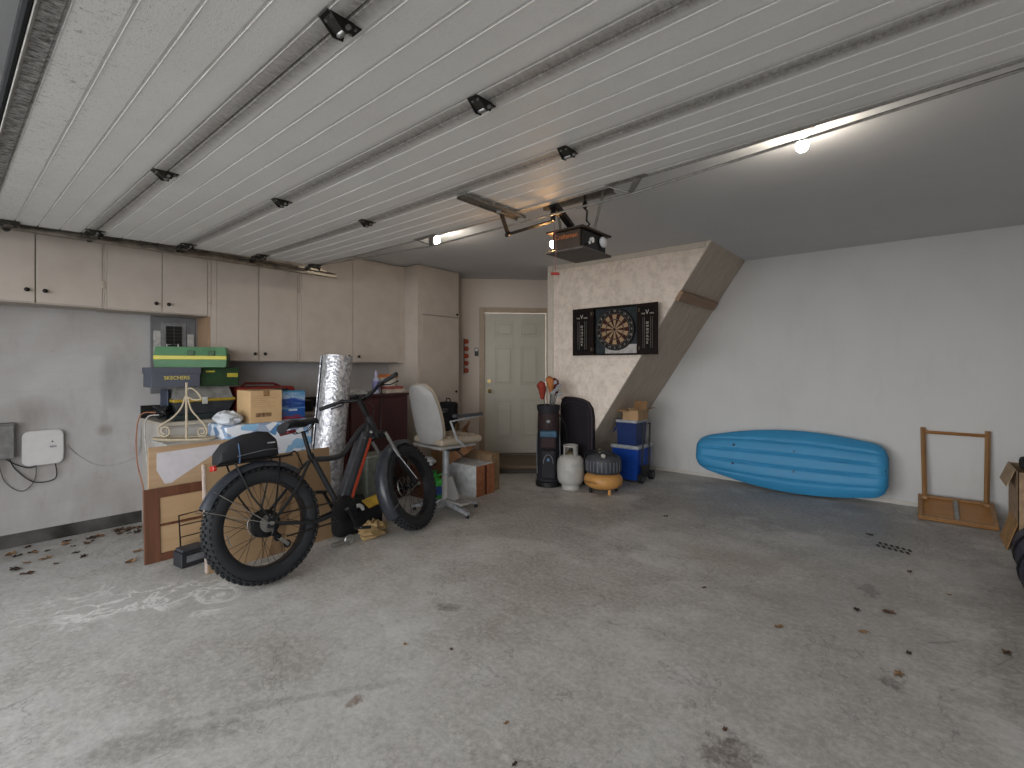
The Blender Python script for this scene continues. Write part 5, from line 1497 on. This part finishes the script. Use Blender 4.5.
nums = [20, 1, 18, 4, 13, 6, 10, 15, 2, 17, 3, 19, 7, 16, 8, 11, 14, 9, 12, 5]
for k, nn in enumerate(nums):
    a = PI / 2 - k * PI / 10
    text('number', str(nn), 0.034, mat('number_white', '#a9a6a0', 0.6), bo, frame((BCx + 0.209 * math.cos(a), YS - 0.0595, BCz + 0.209 * math.sin(a)), (1, 0, 0), (0, 0, 1)))
rdb(MB().box(-2.79, -2.385, YS - 0.030, YS - 0.024, 1.544, 1.645), 'white_card', mat('paper_card', '#a9a6a4', 0.7))

# ------------------------------------------------------------------ group at the foot of the stairs
# golf bag
gbag = thing('golf_bag', 'black and brown golf bag standing left of the propane tank', 'golf bag', (-3.35, 4.65, 0), math.radians(35))
navy = mat('golf_navy', '#1e1d24', 0.7, bump=0.2); brn = mat('golf_brown', '#2e1f20', 0.7); trimg = mat('golf_grey', '#6b6e74', 0.6)
prof = [(0.0, 0.0), (0.135, 0.0), (0.145, 0.02), (0.14, 0.06), (0.14, 0.30), (0.13, 0.60), (0.12, 0.85), (0.135, 0.90), (0.135, 0.94), (0.12, 0.945), (0.115, 0.90), (0.0, 0.90)]
MB().lathe(prof, 24).build('body', navy, gbag)
MB().lathe([(0.147, 0.0), (0.152, 0.004), (0.152, 0.055), (0.142, 0.065)], 24).build('base_ring', black_plastic, gbag)
MB().lathe([(0.130, 0.66), (0.131, 0.67), (0.126, 0.84), (0.122, 0.85)], 24).build('upper_panel', brn, gbag)
pk = MB().cbox((0.0, -0.155, 0.27), (0.17, 0.08, 0.34), (0.03, 0, 0), 0.03, 3).build('lower_pocket', navy, gbag)
MB().cbox((0.0, -0.142, 0.52), (0.18, 0.07, 0.14), (0.0, 0, 0), 0.025, 3).build('middle_pocket', brn, gbag)
MB().cbox((0.0, -0.142, 0.62), (0.19, 0.075, 0.07), (0.1, 0, 0), 0.012, 2).build('blue_flap', mat('golf_blue', '#3f6079', 0.6), gbag)
MB().tube([(0.055 * math.cos(a), -0.198, 0.29 + 0.10 * math.sin(a)) for a in [PI * i / 12 for i in range(13)]] , 0.005, 6).build('piping', trimg, pk)
MB().ball((0, -0.130, 0.76), (0.024, 0.006, 0.018), 14, 8).build('emblem', mat('emblem_silver', '#8f9297', 0.4), gbag)
MB().ball((0, -0.197, 0.33), (0.018, 0.005, 0.018), 12, 8).build('round_badge', mat('badge_blue', '#51789b', 0.5), pk)
for s_ in (-1, 1): MB().tube([(s_ * 0.128, -0.08, 0.15), (s_ * 0.135, -0.07, 0.4), (s_ * 0.13, -0.06, 0.62)], 0.007, 6).build('side_piping', trimg, gbag)
MB().tube(cable(None, [(0.11, 0.0, 0.84), (0.20, -0.02, 0.70), (0.21, -0.02, 0.45), (0.125, 0.0, 0.25)], 0, None, None), 0.018, 8, flat=0.4).build('shoulder_strap', black_fabric, gbag)
covers = [('red', '#8a3324', -0.07, -0.05, 1.17, 0.055), ('orange', '#a8693a', 0.03, 0.0, 1.23, 0.05), ('dark red', '#6b1b16', 0.09, 0.05, 1.21, 0.045)]
for cn, hxx, gx, gy, gz, rr in covers:
    g = thing('golf_club', '%s covered golf club sticking out of the golf bag' % cn, 'golf club', (-3.35, 4.65, 0.905), math.radians(35), 'covered golf clubs')
    zt = gz - 0.905
    MB().tube([(gx * 0.5, gy * 0.5, 0.0), (gx, gy, zt - 0.05)], 0.006, 8).build('shaft', steel, g)
    MB().tube([(gx, gy, zt - 0.16), (gx, gy, zt - 0.06), (gx - 0.01, gy, zt), (gx - 0.04, gy - 0.01, zt + 0.03)], [0.02, rr * 0.8, rr, rr * 0.7], 12).build('head_cover', mat('cover_' + cn.replace(' ', '_'), hxx, 0.8, bump=0.3), g)
iron_m = mat('club_steel', '#66676a', 0.4, 0.6)
irons = [(0.05, -0.05, 1.05), (0.075, -0.01, 1.09), (0.02, -0.06, 1.02), (0.08, -0.06, 1.0), (0.035, -0.02, 1.13)]
lab_i = ['bare steel iron, lowest of the uncovered clubs in the bag', 'bare steel iron leaning right at the bag rim', 'bare steel iron at the bag rim, nearest the red cover', 'bare steel iron furthest right in the golf bag', 'bare steel iron, tallest of the uncovered clubs']
irons = [(a * 1.2, b * 1.2, c + 0.06) for a, b, c in irons]
for (gx, gy, gz), lb in zip(irons, ['bare steel iron among the clubs at the golf bag rim'] * 5):
    g = thing('golf_club', lb, 'golf club', (-3.35, 4.65, 0.905), math.radians(35), 'bare irons in the golf bag')
    zt = gz - 0.905
    MB().tube([(gx * 0.6, gy * 0.6, 0), (gx, gy, zt)], 0.005, 8).build('shaft', iron_m, g)
    MB().prism([(gx - 0.005, gy, zt - 0.015), (gx + 0.055, gy, zt + 0.0), (gx + 0.06, gy, zt + 0.035), (gx + 0.04, gy, zt + 0.045), (gx - 0.005, gy, zt + 0.012)], (0, 0.012, 0)).build('club_head', iron_m, g)

# dark rounded travel bag leaning on the wall
tv = thing('travel_bag', 'tall dark purple rounded travel bag against wall behind the propane tank', 'travel bag', (-3.165, 4.94, 0))
tv.rotation_euler = (-0.03, 0, 0)
pts = [(-0.23, 0, 0.0), (0.21, 0, 0.0), (0.225, 0, 0.4), (0.22, 0, 0.80), (0.20, 0, 0.90), (0.15, 0, 0.97), (0.07, 0, 1.005), (-0.03, 0, 1.02), (-0.16, 0, 1.02), (-0.21, 0, 0.99), (-0.23, 0, 0.93)]
b_ = MB().prism(pts, (0, 0.07, 0))
tb_ = b_.build('body', mat('travel_purple', '#120e17', 0.75, bump=0.3), tv)
MB().tube([(p[0] * 1.0, -0.004, p[2]) for p in pts[1:-1]], 0.009, 8).build('piping', mat('travel_trim', '#2e2128', 0.6), tv)
MB().tube([(p[0] * 0.8, -0.004, p[2] * 0.93 + 0.02) for p in pts[1:-1]], 0.004, 6).build('seam', mat('travel_trim', '#2e2128', 0.6), tv)

# propane tank
pt = thing('propane_tank', 'white propane tank on the floor between golf bag and compressor', 'propane tank', (-3.065, 4.69, 0))
tkm = mat('tank_white', '#a7a5a1', 0.5, var=0.06, scale=10)
MB().lathe([(0, 0.04), (0.08, 0.042), (0.13, 0.065), (0.152, 0.11), (0.157, 0.17), (0.157, 0.215), (0.160, 0.225), (0.157, 0.235), (0.157, 0.28), (0.149, 0.33), (0.115, 0.37), (0.05, 0.39), (0, 0.392)], 32).build('body', tkm, pt)
MB().lathe([(0.095, 0.0), (0.105, 0.0), (0.103, 0.08), (0.095, 0.08)], 28).build('foot_ring', tkm, pt)
# collar with an opening facing the camera
cl_ = MB(); vs = []; fs = []
n = 30; a0, a1 = math.radians(-35), math.radians(250)
for i in range(n + 1):
    a = a0 + (a1 - a0) * i / n
    for r, z in ((0.085, 0.375), (0.082, 0.49), (0.076, 0.49), (0.079, 0.375)): vs.append((r * math.cos(a), r * math.sin(a), z))
for i in range(n):
    for j in range(4): fs.append((i * 4 + j, i * 4 + (j + 1) % 4, (i + 1) * 4 + (j + 1) % 4, (i + 1) * 4 + j))
fs += [(0, 1, 2, 3), tuple(n * 4 + j for j in (3, 2, 1, 0))]
cl_.add(vs, fs, True); cl_.tube([(0.08 * math.cos(a0 + (a1 - a0) * i / n), 0.08 * math.sin(a0 + (a1 - a0) * i / n), 0.49) for i in range(n + 1)], 0.007, 6)
cl_.tube([(0.08 * math.cos(a), 0.08 * math.sin(a), 0.488) for a in [a1 + (a0 + 2 * PI - a1) * i / 8 for i in range(9)]], 0.009, 6)
cl_.build('collar', tkm, pt)
MB().cyl((0, 0, 0.39), (0, 0, 0.43), 0.018, 12).cyl((0, 0, 0.42), (0.0, -0.06, 0.42), 0.014, 10).build('valve', br, pt)
MB().cyl((0, 0, 0.431), (0, 0, 0.455), 0.026, 14).build('valve_knob', black_plastic, pt)

# pancake compressor
pc = thing('air_compressor', 'pancake air compressor with orange yellow tank and black shroud', 'air compressor', (-2.70, 4.79, 0))
yel = mat('compressor_yellow', '#b4844a', 0.45, var=0.05)
MB().lathe([(0, 0.045), (0.10, 0.045), (0.165, 0.06), (0.207, 0.095), (0.214, 0.135), (0.207, 0.175), (0.165, 0.215), (0.10, 0.23), (0, 0.23)], 36).build('tank', yel, pc)
for a in (-2.2, -0.6, 0.9, 2.5):
    MB().lathe([(0, 0.0), (0.018, 0.0), (0.02, 0.01), (0.016, 0.055), (0, 0.055)], 12, Matrix.Translation((0.15 * math.cos(a), 0.15 * math.sin(a), 0))).build('foot', yel if a == -0.6 else rubber, pc)
shm = mat('shroud_black', '#3c3d43', 0.5)
sh = MB(); sh.lathe([(0.185, 0.225), (0.196, 0.24), (0.198, 0.36), (0.178, 0.40), (0.12, 0.43), (0, 0.44)], 28)
sho = sh.build('shroud', shm, pc)
for k in range(11):
    a = math.radians(-130 + k * 13)
    MB().box(-0.004, 0.004, -0.006, 0.006, 0.25, 0.36, 0.001, Matrix.Rotation(a, 4, 'Z') @ Matrix.Translation((0.200, 0, 0))).build('vent_slat', mat('slat_grey', '#62646b', 0.5), sho)
MB().tube([(-0.21, -0.05, 0.33), (-0.18, -0.08, 0.42), (-0.05, -0.10, 0.47), (0.08, -0.08, 0.465), (0.17, 0.0, 0.40)], 0.013, 8).build('handle', black_plastic, pc)
MB().cyl((0.06, -0.13, 0.41), (0.09, -0.165, 0.43), 0.025, 14).build('gauge', steel, pc)
MB().cyl((-0.01, -0.06, 0.44), (-0.01, -0.06, 0.485), 0.015, 10).build('regulator_knob', mat('brass_fit', '#a39376', 0.4, 0.6), pc)
text('lettering', 'BOSTITCH', 0.034, mat('tank_print', '#6b4018', 0.5), pc, frame((-0.035, -0.2165, 0.135), (1, -0.16, 0), (0, 0.0, 1)))

# coolers
cb = mat('cooler_blue', '#12409a', 0.4, var=0.05); cb2 = mat('cooler_navy', '#142a5c', 0.4, var=0.05); cwh = mat('cooler_white', '#9fa3a8', 0.5)
c1 = thing('wheeled_cooler', 'bright blue wheeled cooler with white lid, lower of the two coolers', 'cooler', (-2.73, 5.55, 0))
rel(hexa(-2.90, -2.56, 5.36, 5.74, 0.40, 0.03, 0.02, 0.02), 'body', cb, c1)
rel(MB().box(-2.915, -2.545, 5.345, 5.755, 0.401, 0.447, 0.012, None, 2), 'lid', cwh, c1)
for (x, y) in ((-2.60, 5.35), (-2.545, 5.70)):
    pass
for yy in (5.41, 5.70):
    m = MB(); m.cyl((-2.565, yy, 0.058), (-2.52, yy, 0.058), 0.058, 24); wo = rel(m, 'wheel', rubber, c1)
    MB().cyl((-2.52, yy, 0.058), (-2.515, yy, 0.058), 0.03, 16).build('wheel_cap', mat('cap_grey', '#4a4b4e', 0.5), wo).matrix_parent_inverse = Matrix()
mb = MB(); mb.tube([(-2.555, 5.45, 0.12), (-2.54, 5.45, 0.46), (-2.535, 5.45, 0.70), (-2.535, 5.64, 0.70), (-2.54, 5.64, 0.46), (-2.555, 5.64, 0.12)], 0.011, 8)
rel(mb, 'tow_handle', black_plastic, c1)
rel(MB().box(-2.556, -2.545, 5.43, 5.66, 0.05, 0.20, 0.004), 'handle_bracket', black_plastic, c1)
c2 = thing('small_cooler', 'navy blue cooler with white rim on top of the wheeled cooler', 'cooler', (-2.70, 5.47, 0.448))
rel(hexa(-2.835, -2.575, 5.35, 5.64, 0.715, 0.448, 0.012, 0.012), 'body', cb2, c2)
rel(MB().box(-2.845, -2.565, 5.34, 5.65, 0.716, 0.752, 0.01, None, 2), 'rim', cwh, c2)
rel(MB().tube([(-2.85, 5.40, 0.69), (-2.87, 5.38, 0.62), (-2.86, 5.33, 0.60), (-2.84, 5.325, 0.66)], 0.008, 8), 'handle', cb2, c2)
oc2 = thing('open_carton', 'small open cardboard carton on top of the coolers', 'cardboard box', (-2.645, 5.47, 0.7525))
m = MB(); a_, b_ = 0.105, 0.13
m.box(-a_, a_, -b_, b_, 0, 0.004); m.box(-a_, -a_ + 0.004, -b_, b_, 0.004, 0.12); m.box(a_ - 0.004, a_, -b_, b_, 0.004, 0.12); m.box(-a_, a_, -b_, -b_ + 0.004, 0.004, 0.12); m.box(-a_, a_, b_ - 0.004, b_, 0.004, 0.12)
m.build('box', card, oc2)
MB().cbox((-0.075, -0.172, 0.118), (0.14, 0.10, 0.004), (0.1, 0, 0)).build('flap', card, oc2)
MB().cbox((0.06, -0.16, 0.130), (0.11, 0.09, 0.004), (-0.35, 0, 0)).build('flap', card, oc2)
MB().cbox((0.160, 0, 0.135), (0.11, 0.24, 0.004), (0, -0.35, 0)).build('flap', card, oc2)
MB().cbox((0.02, 0.10, 0.17), (0.17, 0.004, 0.10), (-0.25, 0, 0)).build('flap', card_dark, oc2)

# ------------------------------------------------------------------ blue kayak against the rear wall
def kayak():
    o = thing('kayak', 'small bright blue kayak lying on its side against the rear wall', 'kayak', (-1.175, 6.03, -0.012))
    L = 1.88
    NX, NY = 64, 72
    def half(s):    # s 0..1 from left to right; half width
        e0 = min(1, s / 0.085); e1 = min(1, (1 - s) / 0.07)
        f = math.sqrt(max(0, 1 - (1 - e0) ** 2)) * 0.45 + 0.55 if e0 < 1 else 1
        g = math.sqrt(max(0, 1 - (1 - e1) ** 2)) * 0.45 + 0.55 if e1 < 1 else 1
        base = 0.165 + 0.055 * s + 0.145 * math.sin(PI * min(1, max(0, s * 0.90 + 0.03)))
        return base * min(f, g)
    vs = []; fs = []
    for side in (0, 1):
        for i in range(NX + 1):
            s = i / NX; x = -L / 2 + L * s; h = half(s)
            endf = min(1, s / 0.06, (1 - s) / 0.05); endf = math.sin(PI / 2 * max(0, endf)) ** 0.5 if endf < 1 else 1
            for j in range(NY + 1):
                u = -1 + 2 * j / NY
                edge = (1 - abs(u) ** 4)
                if side == 0:   # hull side, faces the room
                    z = 0.085 + 0.085 * edge * (0.3 + 0.7 * endf)
                    yy = u * h; gro = 0
                    for c_, wdt in ((-0.215, 0.014), (-0.075, 0.014), (0.065, 0.014), (0.20, 0.014)):
                        cc = c_ * (0.80 + 0.20 * math.sin(PI * s))
                        gro += math.exp(-((yy - cc) / wdt) ** 2)
                    z -= 0.015 * gro * min(1, min(s, 1 - s) * 12)
                else:
                    z = 0.085 - 0.07 * edge * endf
                vs.append((x, u * h, z))
    K = NY + 1; S_ = K * (NX + 1)
    for i in range(NX):
        for j in range(NY):
            q = (i * K + j, i * K + j + 1, (i + 1) * K + j + 1, (i + 1) * K + j)
            fs.append(q); fs.append(tuple(S_ + t for t in reversed(q)))
    for i in range(NX):
        for j in (0, NY): fs.append((i * K + j, (i + 1) * K + j, S_ + (i + 1) * K + j, S_ + i * K + j))
    for j in range(NY):
        for i in (0, NX): fs.append((i * K + j, i * K + j + 1, S_ + i * K + j + 1, S_ + i * K + j))
    # local: x length, y width, z towards the room. stand it up: y -> world z (leaning back), z -> world -y
    lean = math.radians(78)
    M = Matrix.Translation((0, 0, 0.338)) @ Matrix.Rotation(lean, 4, 'X')
    M = Matrix.Translation((0, 0.12, 0.345)) @ Matrix.Rotation(math.radians(-0.0), 4, 'Y') @ Matrix.Rotation(lean, 4, 'X')
    km = mat('kayak_blue', '#3586b4', 0.5, var=0.04, scale=2.5)
    ho = MB().add(vs, fs, True, M).build('hull', km, o)
    for (x, u) in ((-0.49, 0.115), (-0.49, -0.10), (0.13, 0.105), (0.13, -0.11)):
        c = M @ Vector((x, u, 0.165)); d = (M.to_3x3() @ Vector((0, 0, 1)))
        MB().cyl(c, c + d * 0.012, 0.014, 14).build('scupper_hole', mat('hole_dark', '#123246', 0.5) if x < 0 else mat('hole_ring', '#236487', 0.4), o)
    c = M @ Vector((0.90, 0.0, 0.140)); d = (M.to_3x3() @ Vector((0, 0, 1)))
    MB().cyl(c - d * 0.02, c + d * 0.008, 0.02, 14).build('drain_plug', mat('hole_dark', '#123246', 0.5), o)
    s_ = MB(); s_.tube([M @ Vector((0.36, 0.03, 0.168)), M @ Vector((0.62, 0.045, 0.166))], 0.004, 6, flat=0.3)
    s_.build('scuff_mark', mat('scuff', '#2c4a5a', 0.7), o)
    return o
kayak()

# ------------------------------------------------------------------ folded wooden tray table
ft = thing('folding_table', 'upside down folded wooden tray table against the rear wall', 'folding table', (0.25, 6.0, 0))
pine = wood('pine_wood', '#94704a', '#7a5836', 2, 2.4, 0.4); pinex = wood('pine_wood_x', '#a2733f', '#875c31', 0, 2.4, 0.35)
MT = Matrix.Translation((0, -0.215, 0.004)) @ Matrix.Rotation(math.radians(16), 4, 'X')
m = MB(); m.box(-0.265, 0.265, 0.0, 0.43, 0.0, 0.014, 0.004, MT); m.build('tabletop', pinex, ft)
m = MB(); m.box(-0.265, 0.265, 0.0, 0.035, 0.0145, 0.035, 0.004, MT); m.box(-0.265, 0.265, 0.395, 0.43, 0.0145, 0.035, 0.004, MT)
m.box(-0.265, -0.23, 0.036, 0.394, 0.0145, 0.035, 0.004, MT); m.box(0.23, 0.265, 0.036, 0.394, 0.0145, 0.035, 0.004, MT)
m.build('apron', pine, ft)
m = MB(); m.box(-0.015, 0.02, 0.05, 0.39, 0.015, 0.03, 0.003, MT); m.build('centre_brace', steel, ft)
for s_ in (-1, 1):
    MB().tube([(s_ * 0.215, 0.17, 0.13), (s_ * 0.228, 0.235, 0.80)], 0.02, 4, smooth=False).build('leg', pine, ft)
MB().tube([(-0.215, 0.232, 0.755), (0.215, 0.232, 0.755)], 0.015, 4, smooth=False).build('crossbar', pinex, ft)
MB().box(-0.235, -0.195, 0.12, 0.19, 0.12, 0.15, 0.003).build('leg_block', pine, ft)
MB().box(0.195, 0.235, 0.12, 0.19, 0.12, 0.15, 0.003).build('leg_block', pine, ft)

# ------------------------------------------------------------------ right edge: carton and rolled sleeping bag
rc = thing('open_carton', 'tall open cardboard carton at the right edge beside the folding table', 'cardboard box', (0.835, 5.50, 0))
m = MB(); w2, d2, h2, t2 = 0.27, 0.26, 0.60, 0.005
m.box(-w2, w2, -d2, d2, 0, t2); m.box(-w2, -w2 + t2, -d2, d2, t2, h2); m.box(w2 - t2, w2, -d2, d2, t2, h2); m.box(-w2, w2, -d2, -d2 + t2, t2, h2); m.box(-w2, w2, d2 - t2, d2, t2, h2)
m.build('box', mat('carton_right', '#9a8066', 0.85), rc)
MB().cbox((-0.30, 0.02, 0.54), (0.005, 0.40, 0.15), (0.0, 0.35, 0)).build('flap', mat('carton_flap', '#a28a70', 0.85), rc)
MB().cbox((-0.300, -0.05, 0.105), (0.005, 0.40, 0.22), (0, 0.27, 0)).build('loose_panel', mat('carton_orange_light', '#a07a4e', 0.85), rc)
blk_b = MB().box(-0.22, 0.22, -0.20, 0.20, 0.0, 0.10, 0.03, None, 2)
o = blk_b.build('black_bag', black_fabric); o.location = (0.835, 5.50, 0.57); tag(o, 'black bag bulging out of the open carton at right edge', 'bag')
sl_ = thing('rolled_sleeping_bag', 'dark purple rolled sleeping bag on the floor at right edge', 'sleeping bag', (0.602, 4.02, 0.0), math.radians(-3))
spm = mat('purple_nylon', '#2a2230', 0.5, bump=0.3)
pr = [(0, 0), (0.10, 0.0), (0.14, 0.02), (0.15, 0.06)]
for k in range(9):
    z_ = 0.06 + k * 0.09
    pr += [(0.155, z_ + 0.03), (0.148, z_ + 0.08)]
pr += [(0.10, 0.92), (0, 0.92)]
MB().lathe(pr, 26, Matrix.Translation((0, 0, 0.157)) @ Matrix.Rotation(-PI / 2, 4, 'X')).build('roll', spm, sl_)
MB().tube([(0.03 * (1 + k / 12) * math.cos(k * 0.5), -0.003, 0.157 + 0.03 * (1 + k / 12) * math.sin(k * 0.5)) for k in range(30)], 0.004, 5).build('end_spiral', mat('purple_piping', '#4a3340', 0.5), sl_)
for y in (0.25, 0.62): MB().tube([(0.158 * math.cos(a), y, 0.157 + 0.158 * math.sin(a)) for a in [2 * PI * i / 24 for i in range(24)]], 0.006, 6, closed=True).build('strap', black_fabric, sl_)

# ------------------------------------------------------------------ dry leaves
leaf_ms = [mat('leaf_brown', '#5a4130', 0.85, var=0.1), mat('leaf_tan', '#8a6a4a', 0.85, var=0.1), mat('leaf_dark', '#3a2c24', 0.85, var=0.1)]
def leaf_mesh(sz, seed):
    random.seed(seed)
    n = 14; vs = [(0, 0, 0.006)]
    for i in range(n):
        a = 2 * PI * i / n
        r = sz * (0.55 + 0.45 * abs(math.cos(2.5 * a))) * random.uniform(0.8, 1.15)
        vs.append((r * math.cos(a), r * 0.62 * math.sin(a), 0.002 + random.uniform(0, 0.012)))
    fs = [(0, 1 + i, 1 + (i + 1) % n) for i in range(n)]
    b = MB().add(vs, fs); off = len(vs)
    b.add([(x, y, z - 0.0015) for x, y, z in vs], [tuple(reversed(f)) for f in fs])
    return b
LM = [leaf_mesh(0.036, s) for s in (1, 2, 3, 4)]
def leaf(x, y, sc, rz, k, label, group=None):
    o = LM[k % 4].build('dry_leaf', leaf_ms[k % 3]); o.location = (x, y, 0.001); o.scale = (sc,) * 3; o.rotation_euler = (0, 0, rz)
    return tag(o, label, 'leaf', group)
random.seed(21)
singles = [
    (-1.04, 3.12, 0.6, 'curled dark leaf alone in the middle of the floor'), (-0.58, 2.91, 0.8, 'brown leaf on the floor right of the middle'),
    (-1.81, 4.37, 0.8, 'flat dark leaf on the floor in front of the coolers'), (-1.77, 1.64, 0.4, 'tiny brown leaf left of centre on the foreground floor'),
    (-1.24, 1.44, 0.4, 'small tan leaf on the near foreground floor'), (-1.09, 1.31, 0.4, 'dark leaf at the very bottom edge of the floor'),
    (-0.574, 1.955, 0.45, 'reddish leaf at the edge of the dark oil stain'), (-1.98, 1.52, 0.45, 'dark twig like leaf on the left centre floor'),
    (-0.32, 4.98, 0.9, 'brown leaf beside the row of rubber print marks'), (-0.054, 4.26, 0.7, 'small dark leaf on the floor below the rubber print marks'),
    (0.136, 3.99, 0.5, 'tiny leaf on the floor left of the sleeping bag'), (-0.277, 3.40, 0.8, 'tan leaf left of the long dark leaf'),
    (-0.137, 3.48, 1.1, 'long dark leaf on the right side floor'), (-0.229, 3.14, 0.7, 'small dark curled leaf below the tan leaf'),
    (-0.041, 3.05, 0.6, 'small reddish leaf on the right side floor'), (0.325, 3.36, 0.9, 'tan leaf at the right edge of the floor'),
    (-0.073, 2.81, 0.9, 'brown leaf nearest the camera on the right side')]
for i, (x, y, sc, lb) in enumerate(singles): leaf(x, y, sc, random.uniform(0, 6), i, lb)
random.seed(33)
for i in range(46):
    if i < 12: y = random.uniform(0.95, 1.15); x = -5.30 + random.uniform(0.03, 0.16)
    else: y = random.uniform(0.35, 1.2); x = -5.28 + abs(random.gauss(0.15, 0.35))
    x = min(x, -4.2)
    random_state = random.getstate()
    leaf(x, y, random.uniform(0.6, 1.35), random.uniform(0, 6), i, 'dry brown leaf scattered along the left wall curb', 'leaves along the left curb')
    random.setstate(random_state); random.random(); random.random(); random.random()
# tread print marks on the slab (rubber prints)
pr_m = mat('rubber_print', '#3d3b39', 0.8)
fpn = MB()
for k in range(6):
    for j in range(2): fpn.cbox((-0.25 + k * 0.036 + j * 0.01, 4.73 + j * 0.075 - 0.010 * k, 0.0012), (0.022, 0.06, 0.0008), (0, 0, 0.25))
o = fpn.build('tyre_print', pr_m); tag(o, 'row of black rubber print marks on the floor at right', 'floor mark')
